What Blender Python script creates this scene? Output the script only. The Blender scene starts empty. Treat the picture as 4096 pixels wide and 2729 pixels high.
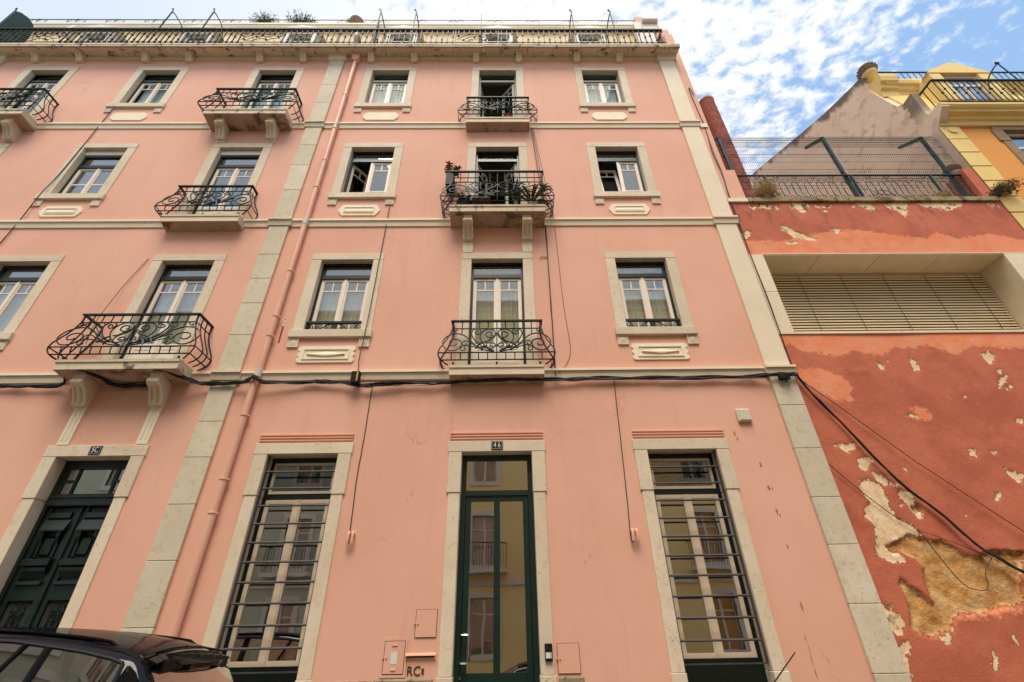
import bpy, math, random
import numpy as np
from mathutils import Vector, Matrix
random.seed(7); rng = np.random.default_rng(7)
SC = bpy.context.scene; COL = SC.collection
R = math.radians
# ------------------------------------------------------------------ camera
CAMX, CAMY, CAMZ = 0.1676, -7.5, 1.6
def cam_rows(pi, ya, ro):
    cy, sy, cp, sp, cr, sr = math.cos(ya), math.sin(ya), math.cos(pi), math.sin(pi), math.cos(ro), math.sin(ro)
    r0 = Vector((cy, sy, 0)); fw = Vector((-sy*cp, cy*cp, sp)); up = r0.cross(fw)
    return cr*r0 + sr*up, -sr*r0 + cr*up, fw
_r, _u, _f = cam_rows(R(32.3402), R(-1.0409), R(-1.0444))
cd = bpy.data.cameras.new('camera'); cam = bpy.data.objects.new('camera', cd); COL.objects.link(cam)
cd.sensor_fit = 'HORIZONTAL'; cd.sensor_width = 36.0; cd.lens = 36*1869.894/4096
cd.clip_start = 0.05; cd.clip_end = 3000
cam.matrix_world = Matrix(((_r.x, _u.x, -_f.x, CAMX), (_r.y, _u.y, -_f.y, CAMY), (_r.z, _u.z, -_f.z, CAMZ), (0, 0, 0, 1)))
SC.camera = cam
# ------------------------------------------------------------------ light
SUN_EL, SUN_AZ = 64.0, 187.0      # azimuth clockwise from +Y: behind the camera, bright hazy sky
sd = bpy.data.lights.new('sun', 'SUN'); sd.energy = 1.5; sd.angle = R(30); sd.color = (1.0, 0.91, 0.78)
sun = bpy.data.objects.new('sun', sd); COL.objects.link(sun)
_d = Vector((math.sin(R(SUN_AZ))*math.cos(R(SUN_EL)), math.cos(R(SUN_AZ))*math.cos(R(SUN_EL)), math.sin(R(SUN_EL))))
sun.rotation_euler = _d.to_track_quat('Z', 'Y').to_euler(); sun.location = (0, -20, 40)
SKY_STR, EXPO = 0.106, 1.32
W = bpy.data.worlds.new('World'); SC.world = W; W.use_nodes = True
nt = W.node_tree; nt.nodes.clear()
def N(t, ty, **kw):
    n = t.nodes.new(ty)
    for k, v in kw.items():
        if k.startswith('_'): setattr(n, k[1:], v)
        else: n.inputs[k.replace('__', ' ')].default_value = v
    return n
def world():
    L = nt.links.new
    out = N(nt, 'ShaderNodeOutputWorld'); bg = N(nt, 'ShaderNodeBackground', Strength=SKY_STR)
    sky = N(nt, 'ShaderNodeTexSky', _sky_type='NISHITA', _sun_disc=False, _sun_elevation=R(SUN_EL), _sun_rotation=R(SUN_AZ), _altitude=50, _air_density=1.0, _dust_density=0.6, _ozone_density=1.8)
    tc = N(nt, 'ShaderNodeTexCoord'); sep = N(nt, 'ShaderNodeSeparateXYZ'); L(tc.outputs['Generated'], sep.inputs[0])
    mz = N(nt, 'ShaderNodeMath', _operation='MAXIMUM'); mz.inputs[1].default_value = 0.08; L(sep.outputs[2], mz.inputs[0])
    dx = N(nt, 'ShaderNodeMath', _operation='DIVIDE'); L(sep.outputs[0], dx.inputs[0]); L(mz.outputs[0], dx.inputs[1])
    dy = N(nt, 'ShaderNodeMath', _operation='DIVIDE'); L(sep.outputs[1], dy.inputs[0]); L(mz.outputs[0], dy.inputs[1])
    cb = N(nt, 'ShaderNodeCombineXYZ'); L(dx.outputs[0], cb.inputs[0]); L(dy.outputs[0], cb.inputs[1])
    mp = N(nt, 'ShaderNodeMapping'); mp.inputs['Rotation'].default_value = (0, 0, R(38)); mp.inputs['Scale'].default_value = (1.0, 1.3, 1); mp.inputs['Location'].default_value = (0.35, 0.2, 0); L(cb.outputs[0], mp.inputs[0])
    big = N(nt, 'ShaderNodeTexNoise', Scale=1.1, Detail=3.0, Roughness=0.5); L(mp.outputs[0], big.inputs['Vector'])
    fine = N(nt, 'ShaderNodeTexNoise', Scale=25.0, Detail=4.0, Roughness=0.55, Distortion=0.15); L(mp.outputs[0], fine.inputs['Vector'])
    # cloud deck thins out towards the east, as altocumulus fields do
    gx = N(nt, 'ShaderNodeMapRange'); gx.inputs[1].default_value = -0.4; gx.inputs[2].default_value = 1.15; gx.inputs[3].default_value = 0.36; gx.inputs[4].default_value = -0.11; L(dx.outputs[0], gx.inputs[0])
    a1 = N(nt, 'ShaderNodeMath', _operation='MULTIPLY_ADD'); a1.inputs[1].default_value = 0.75; L(big.outputs[0], a1.inputs[0]); L(gx.outputs[0], a1.inputs[2])
    a2 = N(nt, 'ShaderNodeMath', _operation='MULTIPLY_ADD'); a2.inputs[1].default_value = 0.95; L(fine.outputs[0], a2.inputs[0]); L(a1.outputs[0], a2.inputs[2])
    rp = N(nt, 'ShaderNodeMapRange', _interpolation_type='SMOOTHSTEP'); rp.inputs[1].default_value = 0.74; rp.inputs[2].default_value = 1.06; L(a2.outputs[0], rp.inputs[0])
    hz = N(nt, 'ShaderNodeMix', _data_type='RGBA'); hz.inputs['Factor'].default_value = 0.5; L(sky.outputs[0], hz.inputs[6]); hz.inputs[7].default_value = (1.6, 2.6, 3.85, 1)
    mx = N(nt, 'ShaderNodeMix', _data_type='RGBA')
    lf = N(nt, 'ShaderNodeMapRange'); lf.inputs[1].default_value = -0.75; lf.inputs[2].default_value = -0.05; lf.inputs[3].default_value = 0.55; lf.inputs[4].default_value = 1.0; L(dx.outputs[0], lf.inputs[0])
    cf = N(nt, 'ShaderNodeMath', _operation='MULTIPLY'); L(rp.outputs[0], cf.inputs[0]); L(lf.outputs[0], cf.inputs[1]); L(cf.outputs[0], mx.inputs['Factor']); L(hz.outputs[2], mx.inputs[6]); mx.inputs[7].default_value = (4.05, 4.1, 4.15, 1)
    L(mx.outputs[2], bg.inputs['Color']); L(bg.outputs[0], out.inputs[0])
world()
SC.view_settings.view_transform = 'Standard'; SC.view_settings.look = 'None'; SC.view_settings.exposure = EXPO; SC.view_settings.gamma = 1.0
SC.view_settings.use_curve_mapping = False
# ------------------------------------------------------------------ materials
def newmat(name):
    m = bpy.data.materials.new(name); m.use_nodes = True; t = m.node_tree
    return m, t, t.nodes['Principled BSDF']
def worldpos(t): return N(t, 'ShaderNodeNewGeometry').outputs['Position']
def noise(t, scale, detail=4, rough=0.55, stretch=None, dist=0.0, pos=None):
    p = pos or worldpos(t)
    if stretch:
        mp = N(t, 'ShaderNodeMapping'); mp.inputs['Scale'].default_value = stretch; t.links.new(p, mp.inputs[0]); p = mp.outputs[0]
    n = N(t, 'ShaderNodeTexNoise', Scale=scale, Detail=float(detail), Roughness=rough, Distortion=dist); t.links.new(p, n.inputs['Vector'])
    return n.outputs['Fac']
def remap(t, v, a, b, c=0.0, d=1.0, smooth=True):
    n = N(t, 'ShaderNodeMapRange', _interpolation_type='SMOOTHSTEP' if smooth else 'LINEAR')
    for i, x in enumerate((a, b, c, d)): n.inputs[i+1].default_value = x
    t.links.new(v, n.inputs[0]); return n.outputs[0]
def mixc(t, f, a, b):
    n = N(t, 'ShaderNodeMix', _data_type='RGBA')
    for s, x in ((0, f), (6, a), (7, b)):
        if hasattr(x, 'is_linked') or isinstance(x, bpy.types.NodeSocket): t.links.new(x, n.inputs[s])
        else: n.inputs[s].default_value = x if not isinstance(x, tuple) else (*x, 1)
    return n.outputs[2]
def math2(t, op, a, b):
    n = N(t, 'ShaderNodeMath', _operation=op)
    for i, x in enumerate((a, b)):
        if isinstance(x, bpy.types.NodeSocket): t.links.new(x, n.inputs[i])
        else: n.inputs[i].default_value = x
    return n.outputs[0]
def bumpn(t, bsdf, h, strength=0.3, dist=0.01):
    b = N(t, 'ShaderNodeBump', Strength=strength, Distance=dist); t.links.new(h, b.inputs['Height']); t.links.new(b.outputs[0], bsdf.inputs['Normal'])
def simple(name, c1, c2=None, scale=3, lo=.35, hi=.7, rough=.7, bump=0.0, bscale=60, metal=0, spec=None, stretch=None, dist=0.004, detail=5, fine=None):
    m, t, b = newmat(name); L = t.links.new
    b.inputs['Roughness'].default_value = rough; b.inputs['Metallic'].default_value = metal
    if spec is not None: b.inputs['Specular IOR Level'].default_value = spec
    if c2:
        c = mixc(t, remap(t, noise(t, scale, detail, stretch=stretch), lo, hi), c1, c2)
        if fine: c = mixc(t, remap(t, noise(t, fine[0], 3), fine[1], fine[2]), c, fine[3])
        L(c, b.inputs['Base Color'])
    else: b.inputs['Base Color'].default_value = (*c1, 1)
    if bump: bumpn(t, b, noise(t, bscale, 4), bump, dist)
    return m
def m_pink():
    m, t, b = newmat('pink_plaster'); L = t.links.new
    c = mixc(t, remap(t, noise(t, .45, 3), .3, .7), (.80, .445, .33), (.745, .40, .285))
    c = mixc(t, remap(t, noise(t, 2.2, 4, stretch=(1, 1, .25)), .50, .78, 0, .42), c, (.68, .345, .235))      # rain streaks
    c = mixc(t, remap(t, noise(t, 16, 5), .6, .8, 0, .25), c, (.85, .51, .385))
    c = mixc(t, remap(t, noise(t, 7.5, 5, .6, stretch=(1, 1, .05)), .55, .8, 0, .4), c, (.60, .30, .21))
    c = mixc(t, remap(t, noise(t, .9, 6, .6), .6, .66, 0, .22), c, (.86, .50, .37))
    # hairline cracks
    v = N(t, 'ShaderNodeTexVoronoi', _feature='DISTANCE_TO_EDGE', Scale=.33); 
    pos = worldpos(t); nz = N(t, 'ShaderNodeTexNoise', Scale=1.6, Detail=5.0, Roughness=.6); L(pos, nz.inputs['Vector'])
    ad = N(t, 'ShaderNodeVectorMath', _operation='MULTIPLY_ADD'); L(nz.outputs['Color'], ad.inputs[0]); ad.inputs[1].default_value = (1.6, 0, 1.6); L(pos, ad.inputs[2]); L(ad.outputs[0], v.inputs['Vector'])
    ck = math2(t, 'MULTIPLY', remap(t, v.outputs['Distance'], .0, .0035, 1, 0), remap(t, noise(t, .5, 2), .52, .66))
    c = mixc(t, math2(t, 'MULTIPLY', ck, .45), c, (.30, .14, .10))
    L(c, b.inputs['Base Color']); b.inputs['Roughness'].default_value = .82; b.inputs['Specular IOR Level'].default_value = .25
    h = math2(t, 'ADD', noise(t, 90, 4), math2(t, 'MULTIPLY', noise(t, 3.0, 3), 2.0)); bumpn(t, b, h, .22, .006); return m
def m_stone(name, c1, c2, pit=(.30, .25, .19), dirt=.35):
    m, t, b = newmat(name); L = t.links.new
    c = mixc(t, remap(t, noise(t, 1.7, 4), .3, .72), c1, c2)
    oi = N(t, 'ShaderNodeObjectInfo'); c = mixc(t, math2(t, 'MULTIPLY', oi.outputs['Random'], .5), c, (c2[0]*.8, c2[1]*.80, c2[2]*.80))
    c = mixc(t, remap(t, noise(t, 7, 7, .65, dist=.8), .50, .70, 0, dirt*1.5), c, (c1[0]*.72, c1[1]*.66, c1[2]*.52))
    p = remap(t, noise(t, 22, 3, stretch=(1, 1, 1.6), dist=1.2), .62, .67)
    p = math2(t, 'MULTIPLY', p, remap(t, noise(t, 2.3, 2), .42, .6))
    c = mixc(t, math2(t, 'MULTIPLY', p, .75), c, pit)
    L(c, b.inputs['Base Color']); b.inputs['Roughness'].default_value = .75; b.inputs['Specular IOR Level'].default_value = .3
    h = math2(t, 'SUBTRACT', math2(t, 'MULTIPLY', noise(t, 45, 5), .6), p); bumpn(t, b, h, .45, .006); return m
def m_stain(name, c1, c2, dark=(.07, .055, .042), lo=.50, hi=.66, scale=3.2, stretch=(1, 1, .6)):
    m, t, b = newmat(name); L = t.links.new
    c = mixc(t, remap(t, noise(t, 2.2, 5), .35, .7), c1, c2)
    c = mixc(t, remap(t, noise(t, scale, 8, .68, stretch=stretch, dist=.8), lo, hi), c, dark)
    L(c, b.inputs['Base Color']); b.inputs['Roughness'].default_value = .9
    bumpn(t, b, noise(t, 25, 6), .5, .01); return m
def m_glass(name, tint=(.92, .95, .94), gain=2.0, base=.06, wob=.0):
    m = bpy.data.materials.new(name); m.use_nodes = True; t = m.node_tree; t.nodes.clear(); L = t.links.new
    o = N(t, 'ShaderNodeOutputMaterial'); tr = N(t, 'ShaderNodeBsdfTransparent', Color=(*tint, 1)); gl = N(t, 'ShaderNodeBsdfGlossy', Color=(.95, .96, .95, 1), Roughness=.012)
    lw = N(t, 'ShaderNodeLayerWeight', Blend=.5); fr = math2(t, 'MULTIPLY_ADD', math2(t, 'POWER', lw.outputs['Facing'], 5.0), .96); fr.node.inputs[2].default_value = .04
    f = math2(t, 'MULTIPLY_ADD', fr, gain); f.node.inputs[2].default_value = base; f.node.use_clamp = True
    if wob:
        bm = N(t, 'ShaderNodeBump', Strength=wob, Distance=.02); L(noise(t, 1.6, 2), bm.inputs['Height']); L(bm.outputs[0], gl.inputs['Normal'])
    mx = N(t, 'ShaderNodeMixShader'); L(f, mx.inputs[0]); L(tr.outputs[0], mx.inputs[1]); L(gl.outputs[0], mx.inputs[2]); L(mx.outputs[0], o.inputs[0]); return m
def m_red():
    m, t, b = newmat('red_peeling_paint'); L = t.links.new
    def att(n): 
        a = N(t, 'ShaderNodeAttribute', _attribute_name=n); return a.outputs['Fac']
    ed = math2(t, 'MULTIPLY', math2(t, 'SUBTRACT', noise(t, 9, 7, .68), .5), 1.7)
    ed2 = math2(t, 'MULTIPLY', math2(t, 'SUBTRACT', noise(t, 34, 4, .6), .5), .35)
    edge = math2(t, 'ADD', ed, ed2)
    cr = remap(t, math2(t, 'ADD', att('peel'), edge), .47, .53); oc = remap(t, math2(t, 'ADD', att('earth'), edge), .46, .54)
    sa = remap(t, math2(t, 'ADD', att('repaint'), math2(t, 'MULTIPLY', edge, .8)), .38, .62)
    red = mixc(t, remap(t, noise(t, 1.1, 6, .6), .36, .64), (.57, .165, .088), (.47, .122, .066))
    red = mixc(t, remap(t, noise(t, 5, 6), .55, .8, 0, .5), red, (.64, .215, .12))
    sal = mixc(t, remap(t, noise(t, 2.6, 6), .35, .7), (.80, .31, .165), (.80, .24, .105))
    c = mixc(t, sa, red, sal)
    drk = remap(t, noise(t, 3.0, 7, .68, stretch=(1, 1, .35)), .50, .72, 0, .55)
    c = mixc(t, math2(t, 'MULTIPLY', drk, att('grime')), c, (.07, .05, .04))
    crm = mixc(t, remap(t, noise(t, 6, 5), .35, .7), (.90, .68, .43), (.80, .54, .31))
    crm = mixc(t, remap(t, noise(t, 22, 5), .6, .72, 0, .6), crm, (.30, .22, .15))
    mos = remap(t, noise(t, 7, 5), .5, .62); crm = mixc(t, math2(t, 'MULTIPLY', mos, att('grime')), crm, (.20, .12, .03))
    c = mixc(t, cr, c, crm)
    och = mixc(t, remap(t, noise(t, 4, 7, .65), .35, .68), (.56, .255, .065), (.76, .48, .22))
    och = mixc(t, remap(t, noise(t, 2.2, 5), .55, .7), och, (.36, .13, .03))
    c = mixc(t, oc, c, och)
    # flake outlines: thin dark lip where the paint ends
    lip = math2(t, 'ADD', math2(t, 'MULTIPLY', math2(t, 'MULTIPLY', cr, math2(t, 'SUBTRACT', 1.0, cr)), 4.0), math2(t, 'MULTIPLY', math2(t, 'MULTIPLY', oc, math2(t, 'SUBTRACT', 1.0, oc)), 4.0)); lip.node.use_clamp = True
    c = mixc(t, math2(t, 'MULTIPLY', lip, .35), c, (.16, .08, .05))
    L(c, b.inputs['Base Color']); b.inputs['Roughness'].default_value = .8; b.inputs['Specular IOR Level'].default_value = .3
    h = math2(t, 'SUBTRACT', math2(t, 'ADD', math2(t, 'MULTIPLY', noise(t, 40, 5), .25), math2(t, 'MULTIPLY', noise(t, 4, 5), .5)), math2(t, 'ADD', cr, math2(t, 'MULTIPLY', oc, math2(t, 'ADD', noise(t, 18, 7, .7), .9))))
    bumpn(t, b, h, .95, .025); return m
def m_gable():
    m, t, b = newmat('gable_plaster'); L = t.links.new
    sp = N(t, 'ShaderNodeSeparateXYZ'); L(worldpos(t), sp.inputs[0]); y, z = sp.outputs[1], sp.outputs[2]
    c = mixc(t, remap(t, noise(t, .8, 5), .3, .72), (.90, .68, .48), (.80, .57, .39))
    c = mixc(t, remap(t, noise(t, 3.2, 6, .62, dist=.5), .56, .62, 0, .55), c, (.50, .39, .29))
    # soot washed down from the coping
    d = math2(t, 'SUBTRACT', math2(t, 'MULTIPLY_ADD', y, .52), z); d.node.inputs[0].default_value = 0
    ln = math2(t, 'MULTIPLY_ADD', y, .52); ln.node.inputs[2].default_value = 16.56; dd = math2(t, 'SUBTRACT', ln, z)
    s = math2(t, 'ADD', remap(t, dd, .0, 1.1, 1, 0), math2(t, 'MULTIPLY', math2(t, 'SUBTRACT', noise(t, 1.6, 6, .6, stretch=(1, 1, .3)), .5), 1.7)); c = mixc(t, remap(t, s, .55, .95, 0, .88), c, (.10, .075, .055))
    fr = math2(t, 'ADD', remap(t, y, .05, .75, 1, 0), math2(t, 'MULTIPLY', math2(t, 'SUBTRACT', noise(t, 4.0, 7, .65), .5), 1.8)); fr2 = math2(t, 'MULTIPLY', remap(t, fr, .6, .8), remap(t, z, 13.5, 14.2)); c = mixc(t, math2(t, 'MULTIPLY', fr2, .85), c, (.15, .105, .075))
    ed = math2(t, 'MULTIPLY', remap(t, math2(t, 'ADD', y, math2(t, 'MULTIPLY', math2(t, 'SUBTRACT', noise(t, 3.0, 6), .5), .7)), .22, .30, 1, 0), remap(t, z, 12.8, 13.4, 1, 0)); c = mixc(t, math2(t, 'MULTIPLY', ed, .6), c, (.42, .32, .24))
    L(c, b.inputs['Base Color']); b.inputs['Roughness'].default_value = .9; bumpn(t, b, noise(t, 6, 7), .5, .02); return m
def m_carpaint():
    m, t, b = newmat('car_paint_black'); b.inputs['Base Color'].default_value = (.004, .005, .008, 1); b.inputs['Roughness'].default_value = .3
    b.inputs['Coat Weight'].default_value = .5; b.inputs['Coat Roughness'].default_value = .03; b.inputs['Specular IOR Level'].default_value = .0; return m
M = dict(
 pink=m_pink(), stone=m_stone('limestone', (.78, .66, .50), (.70, .575, .42)), stone2=m_stone('limestone_pilaster', (.73, .635, .485), (.64, .55, .41), dirt=.5),
 cream=simple('cream_paint', (.86, .75, .56), (.81, .69, .49), 2.5, rough=.7, bump=.12, bscale=40, fine=(14, .66, .8, (.45, .37, .26))),
 white_pil=simple('off_white_paint', (.80, .68, .50), (.75, .63, .45), 1.2, rough=.7, bump=.1),
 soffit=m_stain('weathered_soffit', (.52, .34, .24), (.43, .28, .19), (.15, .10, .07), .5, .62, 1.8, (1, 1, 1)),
 slab=m_stain('stained_stone', (.74, .62, .45), (.64, .53, .37), (.12, .10, .07), .53, .66, 4.5, (1, 1, .8)),
 slabclean=m_stain('stone_slab', (.78, .65, .47), (.72, .58, .41), (.36, .28, .19), .62, .8, 4.5),
 iron=simple('dark_green_iron', (.010, .020, .018), (.018, .030, .027), 5, rough=.5, spec=.25, bump=.1, bscale=80),
 green=simple('green_paint', (.004, .021, .017), (.006, .026, .021), 3, rough=.35), dgreen=simple('dark_green_frame', (.003, .008, .007), (.004, .011, .009), 3, rough=.35),
 greygreen=simple('grey_green_frame', (.10, .125, .105), (.13, .15, .125), 4, rough=.5),
 door=simple('dark_green_door', (.0035, .011, .008), (.006, .016, .011), 3, rough=.38),
 sash=simple('white_sash', (.84, .74, .62), (.80, .69, .57), 5, rough=.45), cremesash=simple('cream_aluminium', (.68, .56, .42), (.64, .52, .38), 5, rough=.35),
 shutter=simple('white_shutter_box', (.72, .68, .62), None, rough=.5), curtain=simple('curtain', (.58, .65, .68), (.47, .53, .55), 6, rough=.9, stretch=(6, 1, .2)),
 blind=simple('roller_blind', (.66, .60, .47), (.58, .52, .40), 2, rough=.9),
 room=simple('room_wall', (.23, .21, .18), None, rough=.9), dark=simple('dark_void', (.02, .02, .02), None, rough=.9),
 glass=m_glass('window_glass', wob=.03), glasshi=m_glass('upper_window_glass', gain=.12, base=.0, wob=.02), glassd=m_glass('door_glass', (.62, .70, .62), 2.6, .34, wob=.06), glassc=m_glass('car_glass', (.30, .34, .33), 2.2, .26),
 pipe=simple('pink_pipe', (.80, .43, .30), (.74, .39, .265), 3, rough=.5), pipew=simple('white_pipe', (.62, .53, .45), None, rough=.5),
 bar=simple('brown_grey_bar', (.050, .042, .038), (.065, .055, .05), 4, rough=.5), black=simple('black_cable', (.008, .008, .008), (.014, .013, .012), 9, rough=.6),
 red=m_red(), coping=m_stain('lichen_coping', (.33, .25, .12), (.40, .33, .23), (.12, .075, .02), .48, .62, 3.0, (1, 1, 1)),
 panel=m_stain('stone_lining', (.68, .55, .37), (.62, .49, .32), (.38, .28, .16), .62, .85, 1.2, (1, 1, 1)), paleframe=simple('pale_limestone', (.82, .69, .51), (.76, .62, .45), 1.2, rough=.6, fine=(20, .6, .75, (.5, .42, .32))),
 slat=simple('cream_slat', (.86, .72, .48), (.80, .66, .43), 1.2, rough=.4), gable=m_gable(),
 gabletop=m_stain('sooty_plaster', (.20, .14, .10), (.26, .18, .13), (.05, .04, .032), .45, .6, 2.4, (1, 1, .6)),
 yellow=simple('yellow_plaster', (.84, .62, .23), (.79, .57, .20), 1.2, rough=.8, bump=.15, fine=(5, .62, .8, (.6, .42, .15))), orange=simple('orange_plaster', (.78, .335, .07), (.73, .30, .06), .9, rough=.8, bump=.15),
 brownstone=m_stone('brown_stone', (.34, .25, .15), (.27, .19, .11)), brick=simple('terracotta_brick', (.36, .085, .042), (.20, .042, .024), 9, rough=.85, bump=.3, bscale=40), mortar=simple('mortar', (.30, .22, .17), None, rough=.9),
 post=simple('green_post', (.012, .048, .04), (.02, .06, .05), 4, rough=.4), wire=simple('fence_wire', (.035, .035, .034), None, rough=.5), attic=simple('attic_plaster', (.82, .62, .38), (.78, .57, .33), 1.2, rough=.8),
 atticw=simple('attic_white', (.72, .67, .58), (.68, .62, .53), 1.5, rough=.6), plate=simple('enamel_blue', (.012, .014, .035), (.018, .02, .045), 12, rough=.25), white=simple('enamel_white', (.72, .70, .62), None, rough=.35),
 chrome=simple('steel', (.62, .60, .57), None, rough=.25, metal=1), alarm=simple('alarm_plastic', (.64, .57, .44), None, rough=.45), yellowlab=simple('yellow_label', (.55, .30, .02), None, rough=.5), redlab=simple('red_sticker', (.36, .012, .012), None, rough=.5),
 paint=m_carpaint(), rubber=simple('rubber', (.012, .012, .012), None, rough=.7), redglass=simple('tail_lamp', (.10, .008, .008), None, rough=.15), darkplastic=simple('dark_plastic', (.014, .014, .015), None, rough=.5, spec=.12),
 leaf=simple('leaf', (.055, .10, .02), (.09, .14, .03), 20, rough=.5), dry=simple('dry_plant', (.62, .47, .27), (.42, .30, .14), 25, rough=.9), dryd=simple('dark_dry_plant', (.10, .075, .045), (.17, .13, .07), 25, rough=.9), petal=simple('red_leaf', (.30, .06, .04), (.20, .10, .03), 20, rough=.6),
 terracotta=simple('terracotta', (.42, .14, .06), None, rough=.8), wood=simple('brown_wood', (.13, .065, .03), (.09, .045, .02), 8, rough=.6), creampot=simple('cream_pot', (.6, .52, .4), None, rough=.5),
 asphalt=simple('asphalt', (.05, .05, .05), (.065, .063, .06), 6, rough=.9, bump=.4, bscale=120), cobble=simple('pavement_stone', (.34, .32, .28), (.26, .24, .21), 5, rough=.8, bump=.3), granite=m_stain('rough_plinth', (.33, .27, .18), (.26, .20, .13), (.12, .09, .06), .5, .62, 6, (1, 1, 1)),
 bronze=simple('bronze_letter', (.085, .055, .03), None, rough=.45, metal=.4), yb=simple('ochre_yellow_front', (.86, .70, .34), (.82, .65, .29), .8, rough=.85), pale=simple('pale_green_front', (.52, .56, .43), (.48, .52, .40), .8, rough=.85), trim=simple('white_trim', (.66, .64, .57), None, rough=.7), lichen=simple('rust_stain', (.46, .15, .05), None, rough=.9), silver=simple('grey_car', (.35, .36, .37), None, rough=.3, metal=.5),
)
# ------------------------------------------------------------------ mesh helpers
class MB:
    def __init__(s): s.v = []; s.f = []; s.sm = []
    def add(s, vs, fs, smooth=False):
        o = len(s.v); s.v += [tuple(p) for p in vs]; s.f += [tuple(i+o for i in f) for f in fs]; s.sm += [smooth]*len(fs); return s
    def box(s, x0, x1, y0, y1, z0, z1, c=0.0):
        if c <= 0:
            return s.add([(x0,y0,z0),(x1,y0,z0),(x1,y1,z0),(x0,y1,z0),(x0,y0,z1),(x1,y0,z1),(x1,y1,z1),(x0,y1,z1)], [(0,3,2,1),(4,5,6,7),(0,1,5,4),(1,2,6,5),(2,3,7,6),(3,0,4,7)])
        vs = []; 
        for (a, b_, d_) in [(i, j, k) for k in (0, 1) for j in (0, 1) for i in (0, 1)]:
            X = (x0, x1)[a]; Y = (y0, y1)[b_]; Z = (z0, z1)[d_]; sx, sy, sz = (1, -1)[a]*c, (1, -1)[b_]*c, (1, -1)[d_]*c
            vs += [(X, Y+sy, Z+sz), (X+sx, Y, Z+sz), (X+sx, Y+sy, Z)]
        I = lambda a, b_, d_, k: (d_*4+b_*2+a)*3+k
        fs = [(I(0,0,0,0),I(0,0,1,0),I(0,1,1,0),I(0,1,0,0)), (I(1,0,0,0),I(1,1,0,0),I(1,1,1,0),I(1,0,1,0)), (I(0,0,0,1),I(1,0,0,1),I(1,0,1,1),I(0,0,1,1)), (I(0,1,0,1),I(0,1,1,1),I(1,1,1,1),I(1,1,0,1)), (I(0,0,0,2),I(0,1,0,2),I(1,1,0,2),I(1,0,0,2)), (I(0,0,1,2),I(1,0,1,2),I(1,1,1,2),I(0,1,1,2))]
        for a in (0, 1):
            for b_ in (0, 1): fs.append((I(a,b_,0,0),I(a,b_,0,1),I(a,b_,1,1),I(a,b_,1,0)))
        for a in (0, 1):
            for d_ in (0, 1): fs.append((I(a,0,d_,0),I(a,0,d_,2),I(a,1,d_,2),I(a,1,d_,0)))
        for b_ in (0, 1):
            for d_ in (0, 1): fs.append((I(0,b_,d_,1),I(0,b_,d_,2),I(1,b_,d_,2),I(1,b_,d_,1)))
        for k in range(8): fs.append((k*3, k*3+1, k*3+2))
        return s.add(vs, fs)
    def prism(s, poly, a0, a1, axis='x', smooth=False):
        # poly: list of 2-D points; axis x -> (y,z); y -> (x,z); z -> (x,y)
        n = len(poly)
        def P(a, p): return {'x': (a, p[0], p[1]), 'y': (p[0], a, p[1]), 'z': (p[0], p[1], a)}[axis]
        vs = [P(a0, p) for p in poly] + [P(a1, p) for p in poly]
        s.add(vs, [(i, (i+1) % n, (i+1) % n+n, i+n) for i in range(n)], smooth)
        s.add(vs, [tuple(range(n)), tuple(range(2*n-1, n-1, -1))]); return s
    def tube(s, pts, r, n=6, r1=None, closed=False):
        P = [Vector(p) for p in pts]; m = len(P)
        if m < 2: return s
        T = []
        for i in range(m):
            a = P[i-1] if (i > 0 or closed) else P[i]; b = P[(i+1) % m] if (i < m-1 or closed) else P[i]
            d = (b-a); T.append(d.normalized() if d.length > 1e-9 else Vector((0, 0, 1)))
        up = Vector((0, 0, 1)) if abs(T[0].z) < .9 else Vector((0, 1, 0)); u = T[0].cross(up).normalized(); vs = []
        for i in range(m):
            u = (u - T[i]*u.dot(T[i])); u = u.normalized() if u.length > 1e-6 else T[i].orthogonal().normalized()
            w = T[i].cross(u); rr = r if r1 is None else r + (r1-r)*i/(m-1)
            for k in range(n):
                a = 2*math.pi*k/n; q = P[i] + (u*math.cos(a) + w*math.sin(a))*rr; vs.append(tuple(q))
        fs = [(i*n+k, i*n+(k+1) % n, ((i+1) % m)*n+(k+1) % n, ((i+1) % m)*n+k) for i in range(m if closed else m-1) for k in range(n)]
        if not closed: fs += [tuple(range(n-1, -1, -1)), tuple((m-1)*n+k for k in range(n))]
        return s.add(vs, fs, True)
    def lathe(s, prof, n=16, c=(0, 0, 0)):
        vs = [(c[0]+r*math.cos(2*math.pi*k/n), c[1]+r*math.sin(2*math.pi*k/n), c[2]+z) for r, z in prof for k in range(n)]
        fs = [(i*n+k, i*n+(k+1) % n, (i+1)*n+(k+1) % n, (i+1)*n+k) for i in range(len(prof)-1) for k in range(n)]
        fs += [tuple(range(n-1, -1, -1)), tuple((len(prof)-1)*n+k for k in range(n))]
        return s.add(vs, fs, True)
    def mesh(s, name, mat):
        me = bpy.data.meshes.new(name); me.from_pydata(s.v, [], s.f); me.materials.append(M[mat] if isinstance(mat, str) else mat)
        me.polygons.foreach_set('use_smooth', s.sm); me.validate(); me.update()
        import bmesh
        bm = bmesh.new(); bm.from_mesh(me); bmesh.ops.recalc_face_normals(bm, faces=bm.faces); bm.to_mesh(me); bm.free()
        if any(s.sm): me.set_sharp_from_angle(angle=R(42))
        return me
WP = {}; CACHE = {}
def obj(name, me, parent=None, loc=(0, 0, 0), rot=None):
    o = bpy.data.objects.new(name, me); COL.objects.link(o); loc = Vector(loc); WP[o.name] = loc
    if parent is not None: o.parent = parent; o.location = loc - WP[parent.name]
    else: o.location = loc
    if rot: o.rotation_euler = rot
    return o
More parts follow.
